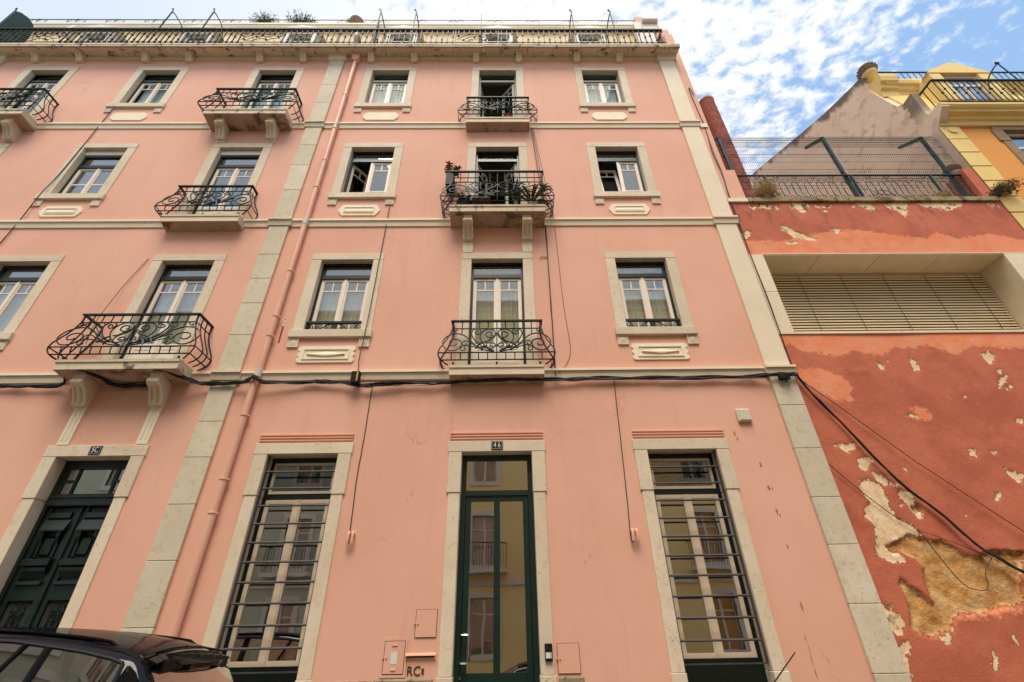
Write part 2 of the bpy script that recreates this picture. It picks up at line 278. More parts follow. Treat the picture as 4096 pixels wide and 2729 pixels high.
def tag(o, label=None, cat=None, group=None, kind=None):
    for k, v in (('label', label), ('category', cat), ('group', group), ('kind', kind)):
        if v: o[k] = v
    return o
def empty(name, loc, label=None, cat=None, group=None): return tag(obj(name, None, None, loc), label, cat, group)
def C(key, mat, fn):
    if key not in CACHE:
        mb = MB(); fn(mb); CACHE[key] = mb.mesh(str(key[0] if isinstance(key, tuple) else key), mat)
    return CACHE[key]
def part(name, mat, parent, fn, loc=None, key=None, rot=None):
    """build a part; with key the mesh is shared (then fn works in local coordinates about loc)"""
    if key is None:
        mb = MB(); fn(mb); l = Vector(loc) if loc is not None else WP[parent.name] if parent is not None else Vector((0, 0, 0))
        if loc is None: mb.v = [(x-l.x, y-l.y, z-l.z) for x, y, z in mb.v]
        return obj(name, mb.mesh(name, mat), parent, l, rot)
    return obj(name, C(key, mat, fn), parent, loc, rot)
def smooth_line(pts, k=4):
    P = [Vector(p) for p in pts]; out = []
    for i in range(len(P)-1):
        p0, p1, p2, p3 = P[max(i-1, 0)], P[i], P[i+1], P[min(i+2, len(P)-1)]
        for j in range(k):
            t = j/k; out.append(.5*((2*p1)+(p2-p0)*t+(2*p0-5*p1+4*p2-p3)*t*t+(3*p1-p0-3*p2+p3)*t**3))
    return out + [P[-1]]
# ------------------------------------------------------------------ ground
SL = 0.04
def gz(x): return -SL*max(-30, min(30, x))
def ground_sheet(name, x0, x1, y0, y1, dz, mat, nx=2):
    xs = [x0 + (x1-x0)*i/nx for i in range(nx+1)]
    mb = MB()
    for a, b in zip(xs[:-1], xs[1:]): mb.add([(a, y0, gz(a)+dz), (b, y0, gz(b)+dz), (b, y1, gz(b)+dz), (a, y1, gz(a)+dz)], [(0, 1, 2, 3)])
    return tag(obj(name, mb.mesh(name, mat)), kind='structure')
def far_ground():
    mb = MB(); mb.add([(-1500, -1500, -1.6), (1500, -1500, -1.6), (1500, 1500, -1.6), (-1500, 1500, -1.6)], [(0, 1, 2, 3)])
    tag(obj('ground', mb.mesh('ground', 'asphalt')), kind='structure')
far_ground()
ground_sheet('road', -30, 30, -10.6, -1.45, -.12, 'asphalt', 12)
def paving(name, y0, y1):
    p = MB()
    for i in range(30):
        a, b = -30+2*i, -28+2*i
        p.add([(a, y0, gz(a)), (b, y0, gz(b)), (b, y1, gz(b)), (a, y1, gz(a)), (a, y0, gz(a)-.3), (b, y0, gz(b)-.3), (b, y1, gz(b)-.3), (a, y1, gz(a)-.3)], [(0, 1, 2, 3), (0, 4, 5, 1), (3, 2, 6, 7)])
    return tag(obj(name, p.mesh(name, 'cobble')), kind='structure')
paving('pavement', -1.4, 0.1); paving('pavement_opposite', -13.0, -10.6)
def kerb(name, y0, y1):
    p = MB()
    for i in range(60):
        a, b = -30+i, -29+i; g = .006
        p.add([(a+g, y0, gz(a)+.006), (b-g, y0, gz(b)+.006), (b-g, y1, gz(b)+.006), (a+g, y1, gz(a)+.006), (a+g, y0, gz(a)-.3), (b-g, y0, gz(b)-.3)], [(0, 1, 2, 3), (0, 4, 5, 1)])
    return tag(obj(name, p.mesh(name, 'stone2')), kind='structure')
kerb('kerb', -1.56, -1.402)

# ------------------------------------------------------------------ pink buildings
def wall_sheet(mb, x0, x1, z0, z1, holes, y=0.0):
    xs = sorted({x0, x1, *[h[0] for h in holes], *[h[1] for h in holes]}); zs = sorted({z0, z1, *[h[2] for h in holes], *[h[3] for h in holes]})
    for a, b in zip(xs[:-1], xs[1:]):
        for c, d in zip(zs[:-1], zs[1:]):
            mx, mz = (a+b)/2, (c+d)/2
            if any(h[0] < mx < h[1] and h[2] < mz < h[3] for h in holes): continue
            mb.add([(a, y, c), (b, y, c), (b, y, d), (a, y, d)], [(0, 1, 2, 3)])
HW = .545      # half width of a window opening
FL = {1: (6.62, 8.42), 2: (10.49, 12.25), 3: (14.17, 15.93)}
FRAME_Y = .12
def rect_frame(mb, x0, x1, z0, z1, w, y0, y1, wt=None, wb=None):
    wt = wt or w; wb = wb or w
    mb.box(x0, x0+w, y0, y1, z0, z1); mb.box(x1-w, x1, y0, y1, z0, z1); mb.box(x0+w, x1-w, y0, y1, z1-wt, z1); mb.box(x0+w, x1-w, y0, y1, z0, z0+wb)
def sash_mesh(w, h, muntin, mat='sash', st=.058):
    def fn(mb):
        rect_frame(mb, 0, w, 0, h, st, 0, .05)
        rect_frame(mb, st-.001, w-st+.001, st-.001, h-st+.001, .012, .012, .04)
        if muntin in ('top', 'topbot'):
            y0, y1 = .012, .035; zt = h-st-.24; mb.box(st, w-st, y0, y1, zt-.013, zt+.013); mb.box(w/2-.013, w/2+.013, y0+.001, y1-.001, zt, h-st)
            if muntin == 'topbot': mb.box(st, w-st, y0, y1, st+.17, st+.196); mb.box(w/2-.013, w/2+.013, y0+.001, y1-.001, st, st+.18)
        if muntin == 'mid': mb.box(st, w-st, .012, .035, h*.47-.018, h*.47+.018)
    return C(('sash', w, h, muntin, mat), mat, fn)
def pane_mesh(w, h, st=.058, gm='glass'): return C(('pane', round(w, 3), round(h, 3), st, gm), gm, lambda mb: mb.box(st+.004, w-st-.004, .020, .026, st+.004, h-st-.004))
def room(parent, cx, z0, z1, hw=HW, depth=2.6, mat='room', y=0.0):
    def fn(mb):
        x0, x1, y0, y1, a, b = -1.3, 1.3, .26, depth, -(z1-z0)-.35, .45
        mb.add([(x0, y0, a), (x1, y0, a), (x1, y1, a), (x0, y1, a), (x0, y0, b), (x1, y0, b), (x1, y1, b), (x0, y1, b)], [(0, 1, 2, 3), (4, 7, 6, 5), (1, 5, 6, 2), (2, 6, 7, 3), (3, 7, 4, 0)])
        wall_sheet(mb, x0, x1, a, b, [(-hw, hw, -(z1-z0), 0)], .26)
    return part('room', mat, parent, fn, (cx, y, z1), key=('room', round(z1-z0, 2), hw, mat))
def curtain(parent, cx, z0, z1, w, y=.30, mat='curtain', x0=None):
    def fn(mb):
        n = 60; vs = []
        for i in range(n+1):
            x = -w/2+w*i/n; d = .018*math.sin(i*.9)+.012*math.sin(i*2.3+1); vs += [(x, d, 0), (x, d*.6, z1-z0)]
        mb.add(vs, [(2*i, 2*i+2, 2*i+3, 2*i+1) for i in range(n)], True)
    return part('curtain', mat, parent, fn, (cx, y, z0), key=('curtain', round(w, 2), round(z1-z0, 2), mat))
def surround(win, cx, z0, z1, door=False, hw=HW, lint=.18, jw=.212):
    g = .003
    part('lintel', 'stone', win, lambda mb: mb.box(-hw-jw, hw+jw, -.022, .25, 0, lint, .006), (cx, 0, z1), key=('lintel', hw, lint))
    h = z1-z0
    for s in (-1, 1):
        part('jamb', 'stone', win, lambda mb: mb.box(-jw/2, jw/2, -.02, .25, 0, h-g, .005), (cx+s*(hw+jw/2), 0, z0), key=('jamb', round(h, 2)))
    if not door:
        part('sill', 'stone', win, lambda mb: mb.box(-hw-jw-.03, hw+jw+.03, -.065, .25, -.175, -g, .008), (cx, 0, z0), key=('sill', hw))
        for s in (-1, 1):
            def blk(mb):
                mb.box(-.1, .1, -.022, .02, -.2, 0, .004); mb.add([(-.075, -.023, -.175), (.075, -.023, -.175), (.075, -.023, -.025), (-.075, -.023, -.025), (0, -.036, -.1)], [(0, 1, 4), (1, 2, 4), (2, 3, 4), (3, 0, 4)])
                rect_frame(mb, -.1, .1, -.2, 0, .022, -.032, -.02)
            part('sill_block', 'stone', win, blk, (cx+s*.665, 0, z0-.179), key='sill_block')
def plaque(parent, cx, z, kind):
    def fn(mb):
        if kind == 3:
            w, h, c, k = .475, .165, .10, .03
            pl = [(-w, -k), (-w+.02, -k-.05), (-w+c, -h), (w-c, -h), (w-.02, -k-.05), (w, -k), (w, k), (w-.02, k+.05), (w-c, h), (-w+c, h), (-w+.02, k+.05), (-w, k)]
            mb.prism(pl, -.025, .01, 'y')
        elif kind == 2:
            w, h, c = .475, .17, .10
            pl = [(-w, -.03), (-w+.025, -.04), (-w+.03, -.08), (-w+c, -h), (w-c, -h), (w-.03, -.08), (w-.025, -.04), (w, -.03), (w, .03), (w-.025, .04), (w-.03, .08), (w-c, h), (-w+c, h), (-w+.03, .08), (-w+.025, .04), (-w, .03)]
            mb.prism(pl, -.022, .01, 'y'); rect_frame(mb, -.345, .345, -.09, .09, .02, -.036, -.02); mb.prism([(-.036, -.045), (-.021, -.06), (-.021, .06)], -.31, .31, 'x')
        else:
            w, h = .53, .175; pl = []
            for sx in (1, -1):
                for i in range(3):
                    zc = (h-.058)*(1-i) if sx == 1 else -(h-.058)*(1-i)
                    for k in range(7):
                        a = R(90-30*k) if sx == 1 else R(270-30*k); pl.append((sx*(w-.058)+.058*math.cos(a), zc+.058*math.sin(a)))
            mb.prism(pl[::-1], -.024, .01, 'y'); rect_frame(mb, -.43, .43, -.115, .115, .026, -.04, -.02)
            mb.add([(-.36, -.026, 0), (0, -.026, .05), (.36, -.026, 0), (0, -.026, -.05), (-.34, -.05, -.012), (.34, -.05, -.012), (0, -.05, -.05), (0, -.03, .05)], [(0, 4, 6, 3), (4, 0, 7), (4, 7, 5, 6), (5, 2, 3, 6), (5, 7, 2)])
    return part('plaque', 'cream', parent, fn, (cx, 0, z), key=('plaque', kind))
def window(parent, cx, fl, fmat='dgreen', muntin='top', left='shut', right='shut', door=False, zs=None, curt='curtain', box=False, plq=True):
    z0, z1 = FL[fl]; zb = zs if door else z0
    top = z1-(.17 if box else 0); zt = top-.33 if not box else top-.36      # underside of transom light
    y0 = FRAME_Y
    def fr(mb):
        mb.box(-HW, -HW+.045, y0, y0+.08, zb-z1, top-z1); mb.box(HW-.045, HW, y0, y0+.08, zb-z1, top-z1)
        mb.box(-HW+.045, HW-.045, y0, y0+.08, top-z1-.055, top-z1); mb.box(-HW+.045, HW-.045, y0-.012, y0+.08, zt-z1-.09, zt-z1); mb.box(-HW+.045, HW-.045, y0-.03, y0+.08, zb-z1, zb-z1+.035)
    w = part('window', fmat, parent, fr, (cx, 0, z1), key=('wframe', fl, door, round(z1-zb, 2), fmat, box))
    if door: tag(w, 'balcony door')
    surround(w, cx, zb, z1, door)
    if box: part('shutter_box', 'shutter', w, lambda mb: (mb.box(-HW, HW, .07, .24, -.17, -.035, .01), mb.box(-HW, HW, .085, .24, -.035, 0)), (cx, 0, z1), key='shutter_box')
    # transom light
    part('pane', 'glasshi' if fl == 3 or (fl == 2 and abs(cx) < 1) else 'glass', w, lambda mb: mb.box(-HW+.045, HW-.045, y0+.03, y0+.036, zt-z1, top-z1-.055), (cx, 0, z1), key=('tpane', fl, box, abs(cx) < 1))
    sw = HW-.045-.002; h = (zt-.09)-(zb+.035)-.004; zz = zb+.037
    for side, st in ((-1, left), (1, right)):
        x0 = cx-sw if side < 0 else cx+.001
        me = sash_mesh(round(sw-.001, 4), round(h, 4), muntin); pm = pane_mesh(sw-.001, h, gm='glasshi' if fl == 3 or st == 'tilt' else 'glass')
        if st == 'shut': loc, rot = (x0, y0+.02, zz), None
        elif st == 'tilt': loc, rot = (x0, y0+.05, zz), (R(-9), 0, 0)
        else:   # opened inwards, hinged on the outer stile
            ang = st; loc = (cx-sw if side < 0 else cx+sw, y0+.06, zz); rot = (0, 0, R(ang) if side < 0 else R(180-ang))
        s_ = obj('sash', me, w, loc, rot); p_ = obj('pane', pm, w, loc, rot)
        if door and st == 'shut':
            part('door_panel', 'sash', w, lambda mb: (mb.box(.056, sw-.058, .016, .034, .056, .60), rect_frame(mb, .09, sw-.09, .10, .55, .02, .008, .016), mb.box(.056, sw-.058, .008, .04, .60, .66)), loc, key=('door_panel', round(sw, 3)))
        if st == 'tilt': tag(s_, 'sash tilted open')
        elif st != 'shut': tag(s_, 'sash opened inwards')
    if left == 'shut' or right == 'shut': part('sash_post', 'sash', w, lambda mb: mb.box(-.028, .028, -.015, .02, 0, h), (cx, y0+.02, zz), key=('sash_post', round(h, 3)))
    room(w, cx, zb, z1)
    if curt: curtain(w, cx, zb+.1 if not door else zb+.05, z1-.02, 1.02, mat=curt)
    if plq and not door: plaque(parent, cx, z0-(.535 if fl == 1 else .56 if fl == 2 else .575), fl)
    return w
def guard(win, cx, z0):
    def rail(mb): mb.box(-HW+.004, HW-.004, -.0, .055, .20, .245); mb.box(-HW+.004, -HW+.02, .005, .05, 0, .2); mb.box(HW-.02, HW-.004, .005, .05, 0, .2)
    part('guard_rail', 'iron', win, rail, (cx, .03, z0), key='guard_rail')
    for s in (-1, 1):
        pts = [(.02, .19), (.08, .19), (.15, .16), (.24, .09), (.32, .03), (.36, .01)]
        part('scroll', 'iron', win, lambda mb: mb.tube(smooth_line([(s*x, .03, z) for x, z in pts]), .011), (cx, .03, z0), key=('gscroll', s))
        sp = [(s*(.45+.06*(1-k/20)*math.cos(k*.5)), .03, .105+.075*(1-k/20)*math.sin(k*.5)) for k in range(18)]
        part('scroll', 'iron', win, lambda mb: mb.tube(sp, .011), (cx, .03, z0), key=('gspiral', s))
        lf = [(.09, .02), (.07, .06), (.09, .10), (.07, .13)]
        part('scroll', 'iron', win, lambda mb: mb.tube(smooth_line([(s*x+s*.06, .03, z) for x, z in lf]), .013, r1=.004), (cx, .03, z0), key=('gleaf', s))
    part('guard_post', 'iron', win, lambda mb: mb.prism([(-.03, 0), (.03, 0), (.06, .2), (-.06, .2)], .015, .045, 'y'), (cx, .03, z0), key='guard_post')
# ---- balconies
GD = [ # half of the wrought-iron fan, traced as a drawing: (x right of centre, y below) on a 1520-unit wide front
 [(1245,375),(1245,330),(1290,295),(1350,285),(1420,305),(1480,370),(1495,440),(1475,510),(1440,570),(1400,620),(1340,670),(1260,700)],
 [(1240,390),(1290,440),(1340,450),(1390,420),(1395,370),(1370,345),(1330,340),(1295,365),(1300,400),(1320,405)],
 [(1235,400),(1260,450),(1320,500),(1365,540),(1385,590),(1370,640),(1320,665),(1270,650),(1240,610),(1245,580),(1280,560),(1315,575),(1325,605),(1300,620),(1280,605)],
 [(1300,460),(1340,490),(1370,520),(1425,540)],
 [(1300,690),(1400,650),(1480,600),(1560,530),(1620,430),(1640,360),(1610,300),(1550,280),(1495,300),(1485,340),(1510,375),(1550,385),(1580,355),(1565,325),(1535,325),(1530,350)],
 [(1260,715),(1420,690),(1540,620),(1660,500),(1740,420),(1840,375),(1940,375),(2040,420),(2100,500),(2105,570),(2070,640),(2010,690),(1930,700),(1850,670),(1800,600),(1805,530),(1850,490),(1910,480),(1970,500),(1995,550),(1970,600),(1920,605),(1880,575)],
 [(1400,660),(1540,620),(1640,560),(1700,520),(1750,515),(1785,550),(1775,585),(1740,595),(1715,570),(1735,550)],
 [(1440,680),(1560,640),(1660,605),(1720,600),(1780,620),(1805,660),(1790,695),(1750,700),(1725,680),(1745,650),(1735,620)],
 [(1970,360),(1910,330),(1885,300),(1910,275),(1950,280),(1965,310),(1940,325),(1925,310)],
]
PROF = [(.0, .02), (.03, .09), (.08, .165), (.14, .21), (.22, .225), (.31, .205), (.42, .15), (.55, .085), (.68, .035), (.82, .0)]
def off(z):
    for (a, e), (b, f) in zip(PROF[:-1], PROF[1:]):
        if z <= b:
            t = (z-a)/(b-a); t = t*t*(3-2*t)*.4+t*.6; return e+(f-e)*t
    return 0.0
def balcony(parent, cx, zs, typ, consoles=False, clean=True, strip=None):
    hw, dp, tall = {'small': (.84, .25, 0), 'big': (1.05, .46, 0), 'tall': (1.05, .43, 1)}[typ]
    z2 = .80; zt = 1.17 if tall else .98
    def slab(mb):
        pl = [(.02, 0), (-dp-.02, 0), (-dp-.02, -.05), (-dp, -.062), (-dp, -.185), (-dp+.02, -.185), (.02, -.20)]
        mb.prism(pl, -hw, hw, 'x')
    b = part('balcony', 'slabclean' if clean else 'slab', parent, slab, (cx, 0, zs), key=('slab', typ, clean))
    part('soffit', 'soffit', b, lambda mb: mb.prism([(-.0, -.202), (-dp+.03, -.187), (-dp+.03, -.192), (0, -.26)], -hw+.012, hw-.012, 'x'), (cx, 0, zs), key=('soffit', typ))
    ef = .45      # forward swell relative to the sideways swell
    front = lambda x, z: (x, -(dp-.03+off(z)*ef), z)
    kx = hw/.86*.00113
    def T(p, s): z = .22+(735-p[1])/460*(z2-.22); return front(s*(p[0]-1215)*kx, z)
    P = lambda name, key, fn: part(name, 'iron', b, fn, (cx, 0, zs), key=(name, typ, key))
    P('handrail', 0, lambda mb: (mb.box(-hw-.02, hw+.02, -dp-.005, -dp+.05, zt-.028, zt), mb.box(-hw-.02, -hw+.03, -dp+.05, 0, zt-.028, zt), mb.box(hw-.03, hw+.02, -dp+.05, 0, zt-.028, zt)))
    rails = [(z2, 0.0125), (.22, .0135), (.085, .0135)] + ([(.95, .0125)] if tall else [])
    for k, (z, r) in enumerate(rails):
        e = off(z) if z < z2 else 0; X = hw-.015+e; Yf = -(dp-.03+e*ef)
        P('rail', k, lambda mb: mb.tube([(-X, 0, z), (-X, Yf, z), (X, Yf, z), (X, 0, z)], r, 5))
    for i, d in enumerate(GD):
        for s in (-1, 1): P('scroll', (i, s), lambda mb: mb.tube(smooth_line([T(p, s) for p in d], 3), .0125 if i < 6 else .0105, 5))
    if tall or typ == 'big':
        ex = [(1480, 620), (1600, 520), (1700, 400), (1745, 330), (1720, 295), (1680, 285), (1645, 305), (1640, 345), (1670, 360), (1690, 335)]
        for s in (-1, 1): P('scroll', ('x', s), lambda mb: mb.tube(smooth_line([T(p, s) for p in ex], 3), .009, 5))
    for s in (-1, 1):
        for k, (a, c) in enumerate((((1450, 548), (1558, 668)), ((1405, 608), (1462, 704)))):
            P('clamp', (k, s), lambda mb: mb.tube([Vector(T(a, s))+Vector((0, -.008, 0)), Vector(T(((a[0]+c[0])/2+12, (a[1]+c[1])/2-10), s))+Vector((0, -.008, 0)), Vector(T(c, s))+Vector((0, -.008, 0))], .017, 4))
    for k, yy in enumerate((375, 610)): P('collar', k, lambda mb: mb.box(-.035, .035, T((1215, yy), 1)[1]-.014, T((1215, yy), 1)[1]+.012, T((1215, yy), 1)[2]-.016, T((1215, yy), 1)[2]+.016))
    n = 10 if typ == 'small' else 12
    for k in range(n+1):
        x = -hw+.03+(2*hw-.06)*k/n
        zlow = z2-.14 if k in (1, n-1) else z2
        if k*2 == n: zlow = .085
        P('baluster', ('t', k), lambda mb: mb.tube([front(x, zt-.02)]+[front(x, z2-j*.1) for j in range(int((z2-zlow)/.1)+1)]+[front(x, zlow)], .0105, 5))
        if k*2 != n: P('baluster', ('b', k), lambda mb: mb.tube([front(x, .22), front(x, .15), front(x, .085)], .0105, 5))
    ns = [0.02, 1.0] if typ == 'small' else [.03, .36, .68, 1.0]
    for s in (-1, 1):
        for k, f in enumerate(ns):
            def sb(mb):
                pts = []
                for j in range(19):
                    z = zt-.03-(zt-.03)*j/18 if j < 18 else .012
                    e = off(z) if z < z2 else 0
                    pts.append((s*(hw-.015+e), -(dp-.03)*f-(e*ef if f == 1 else 0), z))
                mb.tube(pts, .013, 6)
            P('corner_bar' if f == 1 else 'side_bar', (k, s), sb)
        P('foot', s, lambda mb: mb.lathe([(.012, 0), (.022, .012), (.014, .03), (.022, .05), (.012, .075)], 8, (s*(hw-.06), -dp+.02, 0)))
    P('foot', 0, lambda mb: mb.lathe([(.012, 0), (.022, .012), (.014, .03), (.022, .05), (.012, .075)], 8, (0, -dp+.02, 0)))
    if consoles:
        for s in (-1, 1):
            def con(mb):
                pl = [(0, -.20), (-.34, -.20), (-.345, -.235), (-.33, -.25), (-.33, -.27), (-.345, -.285)]
                pl += [(-.29+.065*math.cos(a)*1.1, -.345+.065*math.sin(a)) for a in [R(130+12*k) for k in range(12)]]
                pl += [(-.24, -.42), (-.19, -.48), (-.14, -.56), (-.11, -.63), (-.105, -.69), (0, -.70)]
                mb.prism(pl, -.095, .095, 'x')
                for sx in (-.1, .1):                                   # volute eyes
                    mb.tube([(sx, -.29+.055*(1-k/22)*math.cos(k*.6), -.345+.055*(1-k/22)*math.sin(k*.6)) for k in range(20)], .010, 5)
                for sx in (-.094, 0, .094):                            # ribs down the front
                    mb.tube(smooth_line([(sx, -.355, -.33), (sx, -.325, -.39), (sx, -.245, -.43), (sx, -.195, -.49), (sx, -.145, -.57), (sx, -.115, -.64), (sx, -.11, -.685)], 2), .017, 5)
            part('console', 'slabclean', b, con, (cx+s*.645, 0, zs), key='console')
    if strip:
        for s in (-1, 1):
            h = zs-.70-strip
            def sp(mb):
                wv = lambda t: .095+(.018*math.sin(math.pi*t) if h < .6 else 0)
                L_ = [(-wv(k/8), h*k/8) for k in range(9)]; mb.prism(L_+[(-x, z) for x, z in L_[::-1]], -.03, .01, 'y')
                for sx in (-.036, .036): mb.tube([(sx, -.03, h*.12), (sx, -.03, h*.5), (sx, -.03, h*.86)], .011, 5)
            part('fluted_strip', 'cream', b, sp, (cx+s*.645, 0, strip), key=('strip', round(h, 2)))
    return b
def string_course(parent, x0, x1, z0, z1, gaps):
    xs = [x0]
    for g in gaps: xs += [g[0], g[1]]
    xs.append(x1); h = z1-z0
    for a, b in zip(xs[::2], xs[1::2]):
        if b-a < .02: continue
        part('string_course', 'cream', parent, lambda mb: mb.prism([(.01, z0), (-.025, z0), (-.032, z0+h*.18), (-.045, z0+h*.60), (-.045, z0+h*.66), (-.075, z0+h*.72), (-.075, z0+h*.97), (-.06, z1), (.01, z1+.012)], a, b, 'x'))
def pilaster(parent, x0, x1, joints, mat, white=None, bands=(5.54, 9.40, 13.05)):
    for a, b in zip(joints[:-1], joints[1:]):
        mm = white if white and a > 5.3 else mat
        part('pilaster_stone', mm, parent, lambda mb: mb.box(x0, x1, -.055, .01, a+.003, b-.003, .006))
    for z in bands:
        h = .18 if z < 6 else .20
        part('pilaster_band', 'stone' if white is None else 'white_pil', parent, lambda mb: mb.prism([(.01, z), (-.075, z), (-.082, z+h*.2), (-.095, z+h*.6), (-.095, z+h*.66), (-.125, z+h*.72), (-.125, z+h*.97), (.01, z+h+.015)], x0-.04, x1+.05, 'x'))
    part('capital', 'white_pil' if white else 'cream', parent, lambda mb: (mb.prism([(.0, 16.42), (-.07, 16.42), (-.10, 16.45), (-.17, 16.62), (-.30, 16.66), (-.30, 16.78), (0, 16.78)], x0-.05, x1+.05, 'x')))
C46 = [-3.15, 0.02, 3.08]; C50 = [-13.15, -9.9, -6.49]
b46 = empty('pink_apartment_building', (0.3, 0, 0), 'pink apartment building with door number 46 and three window columns', 'building')
b50 = empty('pink_apartment_building', (-10.4, 0, 0), 'pink apartment building at left with dark green carved door', 'building')
def facade():
    h46 = [(c-HW-.1, c+HW+.1, FL[f][0]-.1, FL[f][1]+.1) for c in C46 for f in (1, 2, 3)]
    h46 = [(a, b, (5.7 if f == 1 else 9.55 if f == 2 else 13.2) if c == C46[1] else FL[f][0]-.1, FL[f][1]+.1) for c in C46 for f in (1, 2, 3) for a, b in [(c-HW-.1, c+HW+.1)]]
    h46 += [(c-.62, c+.62, -.5, 4.25) for c in C46]
    part('wall', 'pink', b46, lambda mb: (wall_sheet(mb, -4.825, 5.43, -.9, 16.95, h46), wall_sheet(mb, 5.43, 5.67, 10.2, 16.95, [])))
    h50 = [(c-HW-.1, c+HW+.1, FL[f][0]-.1, FL[f][1]+.1) for c in (C50[1],) for f in (1, 2, 3)]
    h50 += [(c-HW-.1, c+HW+.1, z, FL[f][1]+.1) for c in (C50[0], C50[2]) for f, z in ((1, 5.75), (2, 9.55), (3, 13.2))] + [(-6.525-.64, -6.525+.64, -.5, 4.25)]
    part('wall', 'pink', b50, lambda mb: wall_sheet(mb, -18, -4.825, -.9, 16.95, h50))
    for b, x0, x1 in ((b46, -4.825, 5.67), (b50, -18, -4.825)):
        part('back_wall', 'gable', b, lambda mb: mb.box(x0+.01, x1-.01, 9, 9.2, -1, 19)); part('roof', 'brick', b, lambda mb: mb.box(x0+.01, x1-.01, 1.0, 9.0, 19.3, 19.4))
facade()
PJ = [-.6, .9, 1.78, 2.61, 3.40, 4.14, 4.76, 5.54]
pilaster(b46, -5.04, -4.61, PJ+[5.72, 6.51, 7.26, 7.89, 8.55, 9.40, 9.60, 10.6, 11.5, 12.3, 13.05, 13.25, 14.2, 15.1, 16.42], 'stone2')
pilaster(b46, 4.95, 5.41, [-.6, .4, 1.12, 1.92, 2.69, 3.38, 4.17, 4.95, 5.54, 9.40, 13.05, 16.42], 'stone2', 'white_pil')
pilaster(b50, -15.3, -14.75, [8, 9.40, 11.2, 13.05, 14.8, 16.42], 'stone2')
for z0, z1, g46, g50 in ((5.54, 5.72, [(-.80, .87)], [(-7.52, -5.46)]), (9.40, 9.60, [(-1.0, 1.06)], [(-7.30, -5.64)]), (13.05, 13.25, [(-.80, .86)], [(-14.2, -12.1), (-7.52, -5.45)])):
    string_course(b46, -4.57, 4.90, z0, z1, g46); string_course(b50, -14.7, -5.09, z0, z1, g50)
    part('string_course', 'cream', b46, lambda mb: mb.box(5.47, 5.66, -.03, .01, z0+.02, z1-.02)) if z0 > 13 else None
# windows of number 46
for i, c in enumerate(C46):
    for f in (1, 2, 3):
        fm = {1: 'dgreen', 2: 'green', 3: 'greygreen'}[f]; mu = {1: 'topbot', 2: 'topbot', 3: 'top'}[f]
        if i == 1:
            zs = {1: 5.69, 2: 9.61, 3: 13.16}[f]
            l, r = {1: ('shut', 'shut'), 2: (62, 58), 3: (80, 48)}[f]
            window(b46, c, f, fm, mu, l, r, door=True, zs=zs, curt='blind' if f == 1 else None)
        else:
            l = {(0, 2): 52, (2, 2): 'tilt'}.get((i, f), 'shut')
            w = window(b46, c, f, fm, mu, l, 'shut', curt=None if f == 2 else 'blind' if f == 1 else 'curtain')
            if f == 1: guard(w, c, FL[1][0])
balcony(b46, .02, 5.69, 'small'); balcony(b46, .03, 9.61, 'tall', True, False, strip=8.605); balcony(b46, .03, 13.16, 'small')
# windows of number 50
for f in (1, 2, 3):
    fm = 'dgreen'; w = window(b50, C50[1], f, fm, 'mid' if f == 2 else 'top', curt='blind' if f == 1 else 'curtain' if f == 3 else None, box=(f == 2))
    window(b50, C50[2], f, fm, 'topbot' if f == 1 else 'top', door=True, zs={1: 5.75, 2: 9.54, 3: 13.21}[f], curt='blind' if f == 1 else None if f == 2 else 'curtain', box=(f == 2))
window(b50, C50[0], 3, 'dgreen', 'top', door=True, zs=13.21); window(b50, C50[0], 2, 'dgreen', 'top', door=True, zs=9.54)
balcony(b50, -6.49, 5.75, 'big', True, False, strip=4.385); balcony(b50, -6.47, 9.54, 'small'); balcony(b50, -6.46, 13.21, 'big', True, False, strip=12.44); balcony(b50, -13.12, 13.21, 'big', True, False)
# ------------------------------------------------------------------ ground floor
GH = .575
def ground_surround(w, cx, hw=GH, grooves=True):
    part('lintel', 'stone', w, lambda mb: mb.box(-hw-.225, hw+.225, -.035, .3, 0, .185, .006), (cx, 0, 4.185), key=('glintel', hw))
    for s in (-1, 1):
        part('jamb', 'stone', w, lambda mb: mb.box(-.107, .107, -.033, .3, 3.53, 4.182, .006), (cx+s*(hw+.107), 0, 0), key='gj1')
        part('jamb', 'stone', w, lambda mb: mb.box(-.092, .092, -.022, .3, 1.17, 3.527, .006), (cx+s*(hw+.098), 0, 0), key='gj2')
        part('jamb', 'stone', w, lambda mb: mb.box(-.105, .105, -.036, .3, -.6, 1.167, .006), (cx+s*(hw+.102), 0, 0), key='gj3')
    if grooves:
        for k in range(3): part('moulding', 'pink', w, lambda mb: mb.prism([(.005, 0), (-.012, 0), (-.028, .012), (-.028, .03), (.005, .036)], -hw-.2, hw+.2, 'x'), (cx, 0, 4.395+.048*k), key=('moulding', hw))
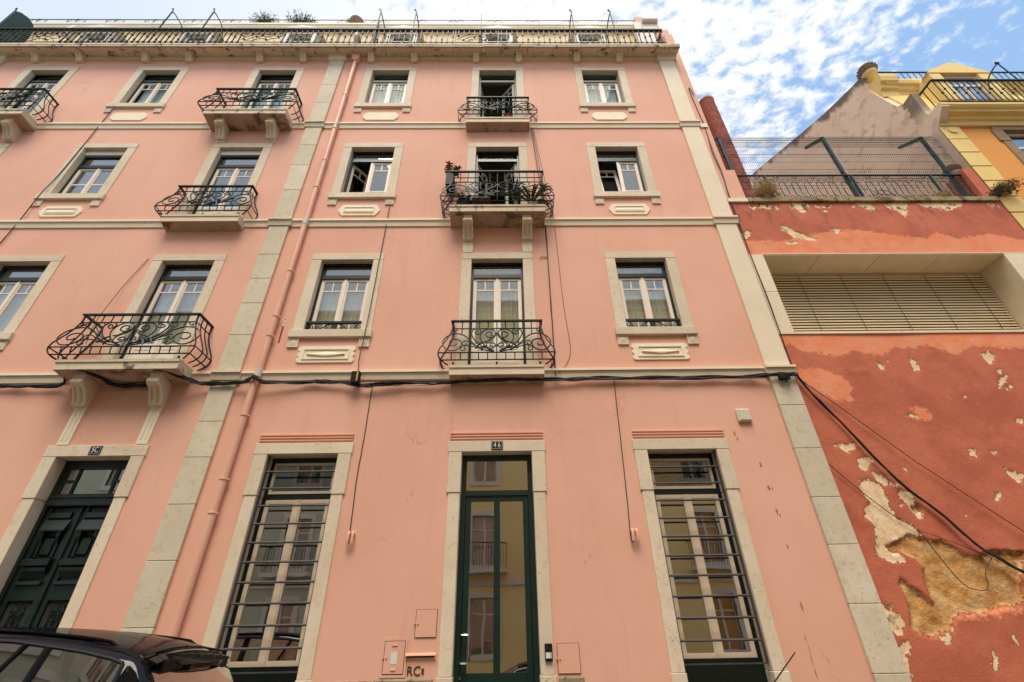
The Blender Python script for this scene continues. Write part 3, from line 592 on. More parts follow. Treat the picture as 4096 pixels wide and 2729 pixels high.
def barred_window(cx, label):
    def fr(mb):
        mb.box(-GH, -GH+.06, .2, .30, .3, 4.185); mb.box(GH-.06, GH, .2, .30, .3, 4.185); mb.box(-GH+.06, GH-.06, .2, .30, 4.10, 4.185); mb.box(-GH+.06, GH-.06, .2, .30, 3.505, 3.595); mb.box(-GH+.06, GH-.06, .19, .30, .95, 1.31)
        mb.box(-GH+.06, GH-.06, .23, .30, .3, .95); rect_frame(mb, -GH+.06, GH-.06, .3, .95, .1, .2, .30)
    w = part('window', 'dgreen', b46, fr, (cx, 0, 0), key='gframe'); tag(w, 'tall ground floor window behind horizontal bars')
    ground_surround(w, cx)
    W2 = 2*GH-.13
    s_ = obj('sash', C('tsash', 'cremesash', lambda mb: rect_frame(mb, 0, W2, 0, .5, .042, 0, .06)), w, (cx-W2/2, .19, 3.597))
    obj('pane', C('tsp', 'glass', lambda mb: mb.box(.045, W2-.045, .025, .032, .045, .455)), w, (cx-W2/2, .19, 3.597))
    sw = W2/2-.002; h = 2.19
    for x0 in (cx-W2/2, cx+.002):
        obj('sash', C('gsash', 'cremesash', lambda mb: rect_frame(mb, 0, sw, 0, h, .062, 0, .06)), w, (x0, .19, 1.313))
        obj('pane', C('gpane', 'glassd', lambda mb: mb.box(.065, sw-.065, .025, .032, .065, h-.065)), w, (x0, .19, 1.313))
    part('sash_post', 'cremesash', w, lambda mb: mb.box(-.04, .04, -.012, .0, 0, h), (cx, .19, 1.313), key='gpost')
    for k in range(10): part('bar', 'bar', w, lambda mb: mb.tube([(-GH+.012, .05, 0), (GH-.012, .05, 0)], .0155, 8), (cx, 0, 3.915-.2662*k), key='gbar')
    for s in (-1, 1): part('bar_upright', 'bar', w, lambda mb: mb.box(-.008, .008, .03, .075, 1.25, 4.17), (cx+s*(GH-.012), 0, 0), key='gbaru')
    part('bar_foot', 'bar', w, lambda mb: mb.box(-GH+.02, GH-.02, .035, .07, 1.245, 1.262), (cx, 0, 0), key='gbarf')
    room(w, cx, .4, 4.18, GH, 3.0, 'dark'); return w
barred_window(C46[0], ''); barred_window(C46[2], '')
def door46():
    cx = .02
    def fr(mb):
        mb.box(-GH, -GH+.075, .16, .28, -.5, 4.185); mb.box(GH-.075, GH, .16, .28, -.5, 4.185); mb.box(-GH+.075, GH-.075, .16, .28, 4.105, 4.185); mb.box(-GH+.075, GH-.075, .15, .28, 3.52, 3.60)
    w = part('front_door', 'green', b46, fr, (cx, 0, 0)); tag(w, 'glazed dark green metal front door')
    w.data = w.data
    ground_surround(w, cx)
    part('pane', 'glassd', w, lambda mb: mb.box(-GH+.075, GH-.075, .20, .21, 3.60, 4.105), (cx, 0, 0))
    L_ = GH-.08
    part('door_leaf', 'green', w, lambda mb: (mb.box(-L_, -L_+.085, .17, .23, .02, 3.515, .004), mb.box(L_-.085, L_, .17, .23, .02, 3.515, .004), mb.box(-L_+.085, L_-.085, .17, .23, 3.44, 3.515), mb.box(-L_+.085, L_-.085, .17, .23, .02, 1.195), mb.box(-.047, .047, .168, .232, 1.195, 3.44)), (cx, 0, 0))
    for a, b in ((-L_+.085, -.047), (.047, L_-.085)): part('pane', 'glassd', w, lambda mb: mb.box(a, b, .195, .205, 1.195, 3.44), (cx, 0, 0))
    part('handle', 'chrome', w, lambda mb: mb.tube([(-.49, .17, 1.63), (-.49, .10, 1.63)]+smooth_line([(-.48, .085, 1.63), (-.41, .08, 1.63), (-.385, .08, 1.60), (-.382, .08, 1.45), (-.385, .08, 1.34), (-.41, .08, 1.31), (-.48, .085, 1.31)], 4)+[(-.49, .10, 1.31), (-.49, .17, 1.31)], .0135, 8), (cx, 0, 0))
    part('lock', 'chrome', w, lambda mb: mb.lathe([(.012, 0), (.012, .03)], 8, (-.49, .16, 1.13)), (cx, 0, 0))
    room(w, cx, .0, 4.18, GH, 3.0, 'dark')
door46()
def door50():
    cx = -6.525; hw = .6
    w = part('front_door', 'door', b50, lambda mb: (mb.box(-hw, -hw+.06, .19, .3, 0, 4.185), mb.box(hw-.06, hw, .19, .3, 0, 4.185), mb.box(-hw+.06, hw-.06, .19, .3, 4.09, 4.185), mb.box(-hw+.06, hw-.06, .14, .3, 3.45, 3.58, .01), mb.box(-hw+.06, hw-.06, .12, .3, 3.57, 3.60)), (cx, 0, 0)); tag(w, 'dark green carved double door')
    ground_surround(w, cx, hw, False)
    part('transom_frame', 'door', w, lambda mb: (rect_frame(mb, -hw+.06, hw-.06, 3.60, 4.09, .045, .2, .26), mb.box(-.33, -.295, .2, .26, 3.64, 4.05), mb.box(.295, .33, .2, .26, 3.64, 4.05), mb.box(-hw+.1, -.33, .2, .25, 3.83, 3.865), mb.box(.33, hw-.1, .2, .25, 3.83, 3.865)), (cx, 0, 0))
    part('pane', 'glassd', w, lambda mb: mb.box(-hw+.1, hw-.1, .225, .232, 3.64, 4.05), (cx, 0, 0))
    for s in (-1, 1):
        X = lambda a: s*a
        def B(mb, a, b, y0, y1, z0, z1, c=0): mb.box(min(s*a, s*b), max(s*a, s*b), y0, y1, z0, z1, c)
        lf = part('door_leaf', 'door', w, lambda mb: (B(mb, .012, .10, .22, .28, .1, 3.44), B(mb, .46, .54, .22, .28, .1, 3.44), B(mb, .10, .46, .245, .28, 2.35, 3.44), B(mb, .10, .46, .22, .28, .1, .75), B(mb, .10, .46, .22, .28, 2.15, 2.35)), (cx, 0, 0))
        def hood(mb):
            mb.prism([(.245, 3.36), (.20, 3.36), (.19, 3.28), (.245, 3.28)], *sorted((s*.12, s*.44)), 'x'); mb.prism([(.245, 3.26), (.21, 3.25), (.15, 3.10), (.15, 3.08), (.245, 3.08)], *sorted((s*.09, s*.47)), 'x')
        part('hood_moulding', 'door', w, hood, (cx, 0, 0))
        for a in (.135, .385): part('bracket', 'door', w, lambda mb: mb.prism([(.245, 3.08), (.17, 3.08), (.175, 3.0), (.215, 2.9), (.225, 2.72), (.245, 2.7)], *sorted((s*a, s*(a+.045))), 'x'), (cx, 0, 0))
        part('raised_panel', 'door', w, lambda mb: mb.prism([(.245, 2.72), (.215, 2.76), (.215, 2.98), (.245, 3.02)], *sorted((s*.21, s*.35)), 'x'), (cx, 0, 0))
        part('ledge', 'door', w, lambda mb: (mb.prism([(.22, 2.70), (.14, 2.68), (.14, 2.60), (.22, 2.58)], *sorted((s*.08, s*.48)), 'x'), mb.prism([(.22, 2.58), (.165, 2.575), (.165, 2.53), (.20, 2.50), (.22, 2.44)], *sorted((s*.10, s*.46)), 'x'), mb.prism([(.22, 2.40), (.18, 2.39), (.175, 2.35), (.22, 2.33)], *sorted((s*.10, s*.46)), 'x')), (cx, 0, 0))
        part('ledge', 'door', w, lambda mb: mb.prism([(.22, .80), (.17, .79), (.17, .73), (.22, .71)], *sorted((s*.10, s*.46)), 'x'), (cx, 0, 0))
        part('backing', 'dark', w, lambda mb: B(mb, .10, .46, .255, .27, .75, 2.15), (cx, 0, 0))
        for k, a in enumerate((.2, .28, .36)):
            def gb(mb):
                mb.tube([(s*a, .235, .76), (s*a, .235, 2.1)], .008, 5)
                for z in (1.25, 1.45, 1.65, 1.85): mb.box(s*a-.016, s*a+.016, .22, .25, z-.008+.05*(k % 2), z+.008+.05*(k % 2))
            part('grille_bar', 'iron', w, gb, (cx, 0, 0))
        for zc in (.95, 2.0):
            for q in (-1, 1):
                part('grille_scroll', 'iron', w, lambda mb: mb.tube([(s*.28+q*(.055+.045*(1-k/20)*math.cos(k*.5)), .232, zc+.05*(1-k/20)*math.sin(k*.5)) for k in range(18)], .009, 5), (cx, 0, 0))
                part('grille_scroll', 'iron', w, lambda mb: mb.tube(smooth_line([(s*.28, .232, zc-.12), (s*.28+q*.05, .232, zc-.06), (s*.28+q*.02, .232, zc+.02), (s*.28+q*.10, .232, zc+.1)], 4), .008, 5), (cx, 0, 0))
    part('meeting_stile', 'door', w, lambda mb: mb.box(-.022, .022, .19, .24, .1, 3.44, .008), (cx, 0, 0))
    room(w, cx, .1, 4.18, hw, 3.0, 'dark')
door50()
# rough plinth stones between the openings
def plinth(parent, x0, x1, top, nm=1):
    n = max(1, int(round((x1-x0)/.75)))
    for k in range(n):
        a, b = x0+(x1-x0)*k/n, x0+(x1-x0)*(k+1)/n
        def fn(mb):
            zt = top+random.uniform(-.03, .02); mb.box(a+.004, b-.004, -.03-random.random()*.02, .02, -.9, zt, .02)
        part('plinth_stone', 'granite', parent, fn)
plinth(b46, -2.36, -.80, 1.16); plinth(b46, .83, 1.17, 1.16); plinth(b46, 1.18, 2.27, 1.0); plinth(b46, 3.86, 4.94, .75); plinth(b46, -4.6, -3.95, 1.2); plinth(b50, -5.7, -5.06, 1.3); plinth(b50, -9, -7.35, 1.45)
# ------------------------------------------------------------------ crown of the building
def cornice(b, x0, x1, cols):
    part('frieze', 'cream', b, lambda mb: mb.prism([(.01, 16.50), (-.03, 16.50), (-.035, 16.54), (-.06, 16.68), (-.06, 16.73), (-.09, 16.75), (-.09, 16.82), (.01, 16.82)], x0, x1, 'x'))
    xs = np.linspace(x0, x1, max(2, int((x1-x0)/1.45)+1))
    for a, c in zip(xs[:-1], xs[1:]):
        j = random.uniform(-.006, .006)
        part('cornice_slab', 'slab', b, lambda mb: mb.prism([(.3, 16.66), (-.42+j, 16.66), (-.42+j, 16.60), (-.405+j, 16.585), (-.405+j, 16.53), (-.38, 16.53), (.3, 16.74)], a+.003, c-.003, 'x'))
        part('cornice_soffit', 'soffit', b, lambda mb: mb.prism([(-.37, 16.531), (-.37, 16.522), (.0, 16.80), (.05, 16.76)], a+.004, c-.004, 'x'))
    for c in cols:
        for s in (-1, 1):
            def con(mb):
                mb.prism([(0, 16.34), (-.08, 16.34), (-.085, 16.37), (-.12, 16.45), (-.20, 16.52), (-.245, 16.57), (-.25, 16.63), (-.28, 16.64), (-.28, 16.72), (0, 16.8)], -.095, .095, 'x')
                for sx in (-.06, .06): mb.tube([(sx, -.085, 16.36), (sx, -.125, 16.45), (sx, -.205, 16.52), (sx, -.25, 16.58)], .02, 5)
            part('cornice_console', 'slabclean', b, con, (c+s*.65, 0, 0), key='ccons')
cornice(b46, -4.825, 5.52, C46); cornice(b50, -16.5, -4.826, C50)
def roof_railing(b, x0, x1, arches, posts):
    Yr = -.385; z0, z1 = 16.70, 17.58
    rl = part('roof_railing', 'iron', b, lambda mb: (mb.box(x0, x1, Yr-.035, Yr+.03, z1-.035, z1+.01), mb.box(x0, x1, Yr-.012, Yr+.012, z0, z0+.022)), (0, 0, 0) if False else None)
    for z in (17.44, 17.47, 16.80): part('rail', 'iron', rl, lambda mb: mb.tube([(x0, Yr, z), (x1, Yr, z)], .011, 5))
    n = int((x1-x0)/.164)
    for k in range(n+1):
        x = x0+.02+k*.164
        inar = any(abs(x-a) < .62 for a in arches); kk = k % 4
        zk = (17.30, 17.12, 17.22, 16.95)[kk]
        def fn(mb):
            mb.box(-.012, .012, -.012, .012, (0 if not inar else .55), .86); mb.box(-.026, .026, -.026, .026, zk-z0-.014, zk-z0+.014)
            mb.box(-.024, .024, -.024, .024, .08, .12) if not inar else None
        part('baluster', 'iron', rl, fn, (x, Yr, z0), key=('roofbal', kk, inar))
    for a in arches:
        for q in (1, .72, .45):
            part('arch_bar', 'iron', rl, lambda mb: mb.tube([(.62*q*math.cos(R(t)), 0, .09+.50*q*math.sin(R(t))) for t in range(8, 173, 11)], .009, 5), (a, Yr, z0), key=('arch', q))
        for t in (30, 60, 90, 120, 150):
            part('arch_bar', 'iron', rl, lambda mb: mb.tube(smooth_line([(.18*math.cos(R(t)), .0, .12+.1*math.sin(R(t))), (.4*math.cos(R(t+12)), 0, .09+.3*math.sin(R(t+12))), (.62*math.cos(R(t)), 0, .09+.5*math.sin(R(t)))], 4), .008, 5), (a, Yr, z0), key=('archray', t))
        for s in (-1, 1):
            for zc in (.78, .62, .45):
                part('scroll', 'iron', rl, lambda mb: mb.tube([(s*(.56+.055*(1-k/20)*math.cos(k*.5)), 0, zc+.055*(1-k/20)*math.sin(k*.5)) for k in range(18)], .008, 5), (a, Yr, z0), key=('archscroll', s, zc))
            part('post', 'iron', rl, lambda mb: mb.box(-.013, .013, -.013, .013, 0, .87), (a+s*.655, Yr, z0), key='archpost')
    for x, kind in posts:
        part('clothes_line_post', 'iron', rl, lambda mb: (mb.box(-.014, .014, -.014, .014, 0, 2.02), mb.tube(smooth_line([(0, 0, 2.0), (0, .0, 2.1), (-.03, 0, 2.16), (-.055, 0, 2.2), (-.03, 0, 2.24)], 3), .02, 5), mb.box(-.06, -.02, -.02, .02, 2.2, 2.235)), (x, Yr, z0), key='clp')
        part('clothes_line_arm', 'iron', rl, lambda mb: mb.tube(smooth_line([(0, 0, 2.02), (0, .09, 2.10), (0, .2, 2.12), (0, .34, 2.14), (0, .48, 2.10), (0, .58, 1.98), (0, .64, 1.8), (0, .66, 1.3), (0, .66, .6)], 3), .017, 6), (x, Yr, z0), key='cla')
    return rl
roof_railing(b46, -4.80, 5.16, [-.61], [(-3.75, 0), (-2.61, 0), (2.43, 0), (3.69, 0)]); roof_railing(b50, -16.0, -4.83, [-7.12, -13.68], [(-10.42, 0), (-9.1, 0), (-15.4, 0)])
part('thin_pole', 'wire', b46, lambda mb: mb.tube([(-.5, -.36, 16.7), (-.5, -.36, 18.74)], .012, 6))
part('return_railing', 'iron', b46, lambda mb: (mb.box(5.12, 5.16, -.35, .3, 17.55, 17.59), [mb.box(5.13, 5.15, y-.008, y+.008, 16.7, 17.56) for y in (-.22, -.06, .1)], mb.box(5.13, 5.15, -.35, .3, 16.78, 16.8)))
part('partition_sheet', 'post', b50, lambda mb: mb.prism([(-.40, 16.72), (-.40, 18.72), (-.30, 18.86), (-.1, 18.98), (.1, 18.96), (.2, 18.8), (.27, 18.4), (.27, 16.72)], -15.37, -15.34, 'x'))
part('partition_sheet', 'greygreen', b46, lambda mb: mb.prism([(-.37, 16.72), (-.37, 18.2), (-.30, 18.0), (-.05, 17.2), (.1, 16.72)], -3.735, -3.72, 'x'))
def attic(b, x0, x1, cols, openwin=()):
    Y0 = .50
    hol = [(c-.40, c+.40, 16.9, 18.64) for c in cols]
    part('attic_wall', 'attic', b, lambda mb: wall_sheet(mb, x0, x1, 16.6, 19.5, hol, Y0))
    part('terrace_floor', 'cobble', b, lambda mb: mb.box(x0, x1, .31, Y0+.02, 16.662, 16.69))
    part('gutter', 'cream', b, lambda mb: mb.prism([(.9, 19.28), (.46, 19.28), (.40, 19.30), (.35, 19.36), (.33, 19.42), (.33, 19.47), (.30, 19.50), (.30, 19.60), (.9, 19.62)], x0, x1, 'x'))
    for c in cols:
        w = part('attic_window', 'atticw', b, lambda mb: (rect_frame(mb, -.50, .50, 16.75, 18.72, .11, .20, Y0+.02), mb.prism([(-.66, 18.77), (.66, 18.77), (.66, 18.81), (0, 19.02), (-.66, 18.81)], .12, Y0+.02, 'y'), mb.prism([(-.60, 18.80), (.60, 18.80), (0, 18.98)], .10, .13, 'y'), mb.box(-.58, .58, .15, Y0, 18.72, 18.77)), (c, 0, 0), key='atticw')
        part('sash', 'atticw', w, lambda mb: (rect_frame(mb, -.39, .39, 16.8, 18.61, .06, .30, .35), mb.box(-.03, .03, .30, .35, 16.8, 18.32), mb.box(-.33, .33, .30, .35, 18.28, 18.34)), (c, 0, 0), key='attics')
        part('pane', 'glasshi', w, lambda mb: mb.box(-.34, .34, .32, .326, 16.85, 18.56), (c, 0, 0), key='atticp')
        room(w, c, 16.9, 18.62, .38, 2.2, y=.26)
    rr = part('terrace_railing', 'wire', b, lambda mb: (mb.box(x0, x1, .6, .62, 20.50, 20.53), mb.tube([(x0, .61, 20.12), (x1, .61, 20.12)], .006, 5)))
    x = x0+.3; k = 0
    while x < x1-.3:
        part('baluster', 'wire', rr, lambda mb: mb.box(-.007, .007, -.007, .007, 0, .8), (x, .61, 19.72), key='tbal')
        if k % 2 == 0:
            for s in (-1, 1):
                part('scroll', 'wire', rr, lambda mb: mb.tube(smooth_line([(s*.31, 0, .42), (s*.27, 0, .62), (s*.16, 0, .76), (s*.04, 0, .72), (0, 0, .6)], 4)+[(s*(.14+.06*(1-q/16)*math.cos(q*.55)), 0, .55+.06*(1-q/16)*math.sin(q*.55)) for q in range(14)], .007, 5), (x+.31, .61, 19.72), key=('tscroll', s))
            part('baluster', 'wire', rr, lambda mb: mb.box(-.007, .007, -.007, .007, 0, .86), (x+.31, .61, 19.72), key='tbal2')
        x += .62 if k % 2 == 0 else .75; k += 1
attic(b46, -4.82, 4.95, C46); attic(b50, -17, -4.83, C50)
part('gutter_outlet', 'pipew', b50, lambda mb: mb.tube([(-14.4, .38, 19.4), (-14.42, .30, 19.1), (-14.42, .4, 18.8)], .07, 8))
part('attic_pier', 'atticw', b46, lambda mb: (mb.box(4.7, 5.3, .22, .8, 16.7, 19.5), mb.box(4.95, 5.45, .18, .8, 18.95, 19.35), mb.prism([(.1, 19.3), (.05, 19.36), (.05, 19.5), (.8, 19.6), (.8, 19.3)], 4.96, 5.48, 'x')))
part('party_wall', 'pink', b46, lambda mb: mb.prism([(.02, 16.7), (.02, 18.2), (.12, 18.2), (.12, 18.75), (.5, 18.75), (.5, 20.1), (9, 20.1), (9, -.9), (.02, -.9)], 5.46, 5.72, 'x'))
part('chimney_stack', 'pink', b46, lambda mb: (mb.box(4.95, 5.45, .5, 1.2, 19.3, 20.55, .03), mb.box(5.45, 5.72, .5, 1.3, 20.0, 20.15)))
# ------------------------------------------------------------------ rain pipe
def rainpipe():
    x, y = -4.245, -.085
    p = part('drainpipe', 'pipe', b46, lambda mb: mb.tube([(x-.005, y, 16.3), (x, y, 14), (x, y, 10), (x-.01, y, 6), (x-.035, y, 3), (x-.07, y, .4)], .058, 14))
    part('hopper', 'pipe', p, lambda mb: mb.add([(x-.16, -.22, 16.72), (x+.16, -.22, 16.72), (x+.16, 0, 16.72), (x-.16, 0, 16.72), (x-.075, -.16, 16.28), (x+.075, -.16, 16.28), (x+.075, -.01, 16.28), (x-.075, -.01, 16.28)], [(0, 1, 5, 4), (1, 2, 6, 5), (2, 3, 7, 6), (3, 0, 4, 7), (4, 5, 6, 7), (0, 3, 2, 1)]))
    part('swan_neck', 'pipew', p, lambda mb: mb.tube(smooth_line([(x+.02, -.1, 16.6), (x+.02, -.36, 16.72), (x+.03, -.50, 16.86), (x+.04, -.50, 17.0), (x+.04, -.40, 17.07), (x+.04, -.25, 17.0)], 4), .062, 12))
    for z, w in ((14.45, 0), (13.15, 1), (12.9, 0), (11.6, 0), (10.6, 0), (9.47, 1), (8.02, 0), (6.88, 0), (6.43, 0), (5.66, 1), (4.83, 0), (3.75, 0), (3.24, 0), (1.61, 0)):
        xx = x-.07*max(0, (6-z)/5.6)
        if w: part('white_collar', 'pipew', p, lambda mb: mb.lathe([(.064, 0), (.064, .17)], 14), (xx, y, z-.08), key='pwc')
        else: part('pipe_clip', 'pipe', p, lambda mb: (mb.lathe([(.060, 0), (.068, .004), (.068, .026), (.060, .03)], 14), mb.box(.06, .09, -.012, .012, .005, .025), mb.box(-.01, .01, .05, .09, .005, .025)), (xx, y, z), key='pclip')
rainpipe()
# ------------------------------------------------------------------ small fittings
def text_mesh(body, size, mat, depth=.004):
    cu = bpy.data.curves.new('t', 'FONT'); cu.body = body; cu.size = size; cu.extrude = depth; cu.align_x = 'CENTER'; cu.align_y = 'CENTER'
    o = bpy.data.objects.new('t', cu); COL.objects.link(o); bpy.context.view_layer.update()
    me = bpy.data.meshes.new_from_object(o.evaluated_get(bpy.context.evaluated_depsgraph_get())); bpy.data.objects.remove(o); me.materials.clear(); me.materials.append(M[mat]); return me
def number_plate(cx, z, txt, label):
    n = part('house_number_plate', 'plate', None, lambda mb: (mb.box(-.095, .095, -.012, 0, -.072, .072, .003)), (cx, -.037, z)); tag(n, label, 'number plate')
    part('border', 'white', n, lambda mb: rect_frame(mb, -.083, .083, -.06, .06, .003, -.0145, -.012), (cx, -.037, z))
    t = obj('numerals', text_mesh(txt, .125, 'white'), n, (cx, -.052, z), (R(90), 0, 0)); t.scale = (.72, 1.0, 1)
    return n
number_plate(.025, 4.283, '4 6', 'dark blue enamel number 46 plate above glazed green door')
number_plate(-6.53, 4.283, '5C', 'worn dark blue enamel plate above carved green door, reading 5C')
al = part('alarm_box', 'alarm', None, lambda mb: (mb.box(-.12, .12, -.06, 0, -.12, .12, .02), mb.prism([(-.09, -.09), (.09, -.09), (.09, .09), (-.09, .09)], -.068, -.05, 'y')), (4.28, 0, 4.77)); tag(al, 'square cream box fixed on pink wall right of the bundled cables', 'wall box')
ic = part('intercom', 'darkplastic', None, lambda mb: mb.box(-.05, .05, -.03, 0, -.1, .1, .006), (.715, -.025, 1.42)); tag(ic, 'black intercom panel on stone jamb right of the green glass door', 'intercom')
part('call_button', 'white', ic, lambda mb: (mb.box(-.04, .02, -.034, -.03, -.065, .0)), (.715, -.025, 1.42)); part('call_button', 'creampot', ic, lambda mb: mb.box(.024, .038, -.034, -.03, -.065, .0), (.715, -.025, 1.42)); part('camera_lens', 'rubber', ic, lambda mb: mb.tube([(-.012, -.03, .05), (-.012, -.036, .05)], .016, 10), (.715, -.025, 1.42))
def hatch(x0, x1, z0, z1, label, frame=False, extra=False):
    cx, cz = (x0+x1)/2, (z0+z1)/2; w, h = (x1-x0)/2, (z1-z0)/2
    o = part('meter_hatch', 'pink', None, lambda mb: (mb.box(-w+.006, w-.006, -.012, .0, -h+.006, h-.006, .002), rect_frame(mb, -w-.03, w+.03, -h-.035, h+.03, .028, -.008, 0) if frame else None), (cx, -.002, cz)); tag(o, label, 'wall hatch')
    part('gap', 'dark', o, lambda mb: rect_frame(mb, -w, w, -h, h, .006, -.0045, -.0005), (cx, -.002, cz))
    part('lock', 'pipe', o, lambda mb: mb.tube([(-w+.035, -.01, 0), (-w+.035, -.022, 0)], .013, 8), (cx, -.002, cz)); part('hinge_knob', 'pipe', o, lambda mb: mb.tube([(-w-.005, -.0, 0), (-w-.005, -.03, 0)], .01, 8), (cx, -.002, cz))
    if extra:
        for dz in (h-.05, -h+.05): part('pull', 'pipe', o, lambda mb: mb.box(-.035, .035, -.022, -.012, dz-.009, dz+.009, .003), (cx, -.002, cz))
        part('label_plate', 'white', o, lambda mb: mb.box(-.045, .045, -.0155, -.012, -.075, .06), (cx, -.002, cz))
    return o
hatch(-1.09, -.795, 1.61, 1.945, 'pink flush wall hatch above the letter slot'); hatch(-1.475, -1.2, 1.21, 1.58, 'pink meter hatch with white label plate left of the letter slot', True, True); hatch(.83, 1.13, 1.18, 1.52, 'pink flush wall hatch right of the intercom')
ls = part('letter_slot', 'pipe', None, lambda mb: (mb.prism([(0, .03), (-.04, .015), (-.045, .0), (-.035, -.002), (0, .012)], -.2, .2, 'x'), mb.box(-.2, -.188, -.035, 0, -.035, .01), mb.box(.188, .2, -.035, 0, -.035, .01)), (-.985, 0, 1.41)); tag(ls, 'pink hooded letter slot left of the glazed green door', 'letter slot')
part('slot', 'dark', ls, lambda mb: mb.box(-.188, .188, -.004, -.0005, -.022, .008), (-.985, 0, 1.41))
lt = empty('wall_lettering', (-1.06, -.001, 1.24), 'dark bronze letters RC and small E on pink wall under letter slot', 'lettering')
for ch, dx, dz, sz in (('R', -.055, 0, .145), ('C', .04, 0, .145), ('E', .115, -.005, .085)): obj('letter', text_mesh(ch, sz, 'bronze', .005), lt, (-1.06+dx, -.006, 1.24+dz), (R(90), 0, 0))
jb = part('junction_box', 'darkplastic', None, lambda mb: (mb.box(-.075, .075, -.12, -.02, -.13, .11, .012)), (-2.48, -.06, 5.53)); tag(jb, 'black cable junction box with yellow label on lowest string course', 'junction box')
part('warning_label', 'yellowlab', jb, lambda mb: mb.box(.022, .05, -.1225, -.12, -.085, .09), (-2.48, -.06, 5.53))
st_ = part('sticker', 'redlab', None, lambda mb: mb.box(-.018, .018, -.003, -.0005, -.19, .19), (-4.1, 0, 6.54)); tag(st_, 'narrow red and white sticker strip beside the drainpipe', 'sticker')
part('white_end', 'white', st_, lambda mb: mb.box(-.018, .018, -.003, -.0005, .195, .40), (-4.1, 0, 6.54)); part('print', 'rubber', st_, lambda mb: (mb.box(-.008, .008, -.0042, -.003, .33, .38), mb.box(-.012, .01, -.0042, -.003, .24, .26), mb.box(-.012, .01, -.0042, -.003, .28, .295)), (-4.1, 0, 6.54))
def cable_hooks(cx, z, label):
    o = part('cable_entry', 'pipe', None, lambda mb: [mb.tube(smooth_line([(sx, 0, .05), (sx, -.04, .08), (sx, -.065, .05), (sx, -.07, -.06), (sx, -.068, -.08)], 3), .021, 8) for sx in (-.032, .032)], (cx, 0, z)); tag(o, label, 'cable entry')
cable_hooks(-2.15, 2.88, 'pair of pink cable entry spouts between barred window and door 46'); cable_hooks(2.09, 2.86, 'pair of pink cable entry spouts right of door 46 near barred window')
for k, (x, z, w_, h_) in enumerate(((4.05, 4.46, .02, .05), (4.07, 4.36, .015, .04), (4.33, 3.92, .02, .07), (4.35, 3.55, .03, .05), (4.40, 3.53, .015, .04), (4.36, 3.18, .02, .07), (4.39, 3.12, .012, .03), (4.36, 2.68, .012, .05), (4.30, 1.9, .014, .09), (4.22, 1.52, .006, .06), (4.23, 1.4, .006, .08), (4.22, 1.27, .008, .08), (4.22, 1.12, .008, .08))):
    def rst(mb):
        n = 11; mb.prism([(w_*random.uniform(.4, 1.1)*math.cos(6.283*i/n), h_*random.uniform(.5, 1.1)*math.sin(6.283*i/n)) for i in range(n)], -.0016, -.0004, 'y')
    part('rust_stain', 'lichen', b46, rst, (x, 0, z))
# ------------------------------------------------------------------ cables
def cable(name, pts, r, label, mat='black', k=6, jitter=0.0, group=None):
    P = smooth_line(pts, k)
    if jitter: P = [p+Vector((random.uniform(-1, 1)*jitter, random.uniform(-1, 1)*jitter*.5, random.uniform(-1, 1)*jitter)) for p in P]
    l = Vector(pts[0]); o = part(name, mat, None, lambda mb: mb.tube([p-l for p in P], r, 5), l); return tag(o, label, 'cable', group)
cable('cable', [(-2.46, -.03, 10.06), (-2.47, -.03, 8.6), (-2.47, -.055, 8.4), (-2.475, -.05, 7.33), (-2.48, -.075, 6.55), (-2.49, -.08, 6.3), (-2.5, -.07, 5.9), (-2.46, -.1, 5.66)], .009, 'black cable dropping across first floor window to the junction box', k=5, jitter=.003)
cable('cable', [(-2.2, -.03, 5.45), (-2.2, -.012, 5.2), (-2.2, -.012, 4.4), (-2.21, -.012, 3.8), (-2.19, -.012, 3.14), (-2.175, -.05, 2.95), (-2.16, -.075, 2.8)], .007, 'thin black cable from the bundle down to left cable spouts', jitter=.002)
cable('cable', [(2.13, -.03, 5.52), (2.12, -.012, 5.2), (2.10, -.012, 4.6), (2.08, -.012, 3.9), (2.05, -.012, 3.2), (2.03, -.03, 2.82), (2.06, -.06, 2.77)], .007, 'thin black cable from the bundle down to right cable spouts', jitter=.002)
mc = empty('cable_run', (.9, -.02, 13.5), 'black cable pair running down the wall beside the three middle balconies', 'cable')
for dx, r in ((0, .011), (.035, .006)):
    P = smooth_line([(.90+dx, -.03, 13.55), (.93+dx, -.02, 12.8), (1.0+dx*1.5, -.02, 11.6), (1.09+dx, -.02, 10.1), (1.10+dx*.4, -.02, 9.2), (1.10, -.02, 8.45), (1.09+dx*.3, -.02, 7.3), (1.09, -.02, 6.4), (1.08+dx*.3, -.02, 5.75), (1.08, -.09, 5.55)], 6)
    part('strand', 'black', mc, lambda mb: mb.tube([p+Vector((random.uniform(-.004, .004), 0, 0)) for p in P], r, 5))
part('wall_tie', 'black', mc, lambda mb: mb.tube([(1.1, -.02, 8.45), (.98, -.02, 8.46), (.93, -.02, 8.43)], .008, 5))
cable('cable', [(.97, -.012, 13.1), (1.05, -.012, 12.2), (1.13, -.012, 11.4), (1.27, -.012, 10.0), (1.31, -.012, 9.3), (1.33, -.012, 8.0), (1.35, -.012, 7.1), (1.40, -.012, 6.2), (1.31, -.012, 5.85), (1.12, -.08, 5.6)], .0045, 'hair thin cable hanging loose right of the middle balconies')
cable('cable', [(-10.47, -.03, 13.93), (-10.5, -.03, 12.5), (-10.54, -.04, 11.2), (-10.58, -.07, 10.4), (-10.65, -.03, 9.4), (-10.8, -.03, 7.6)], .011, 'long black cable down left edge of facade past two windows')
cable('cable', [(-7.35, -.012, 8.48), (-7.4, -.02, 8.3), (-7.55, -.05, 7.6), (-7.52, -.2, 6.7), (-7.42, -.25, 6.2)], .006, 'black cable curving from wall hook into the lower left balcony')
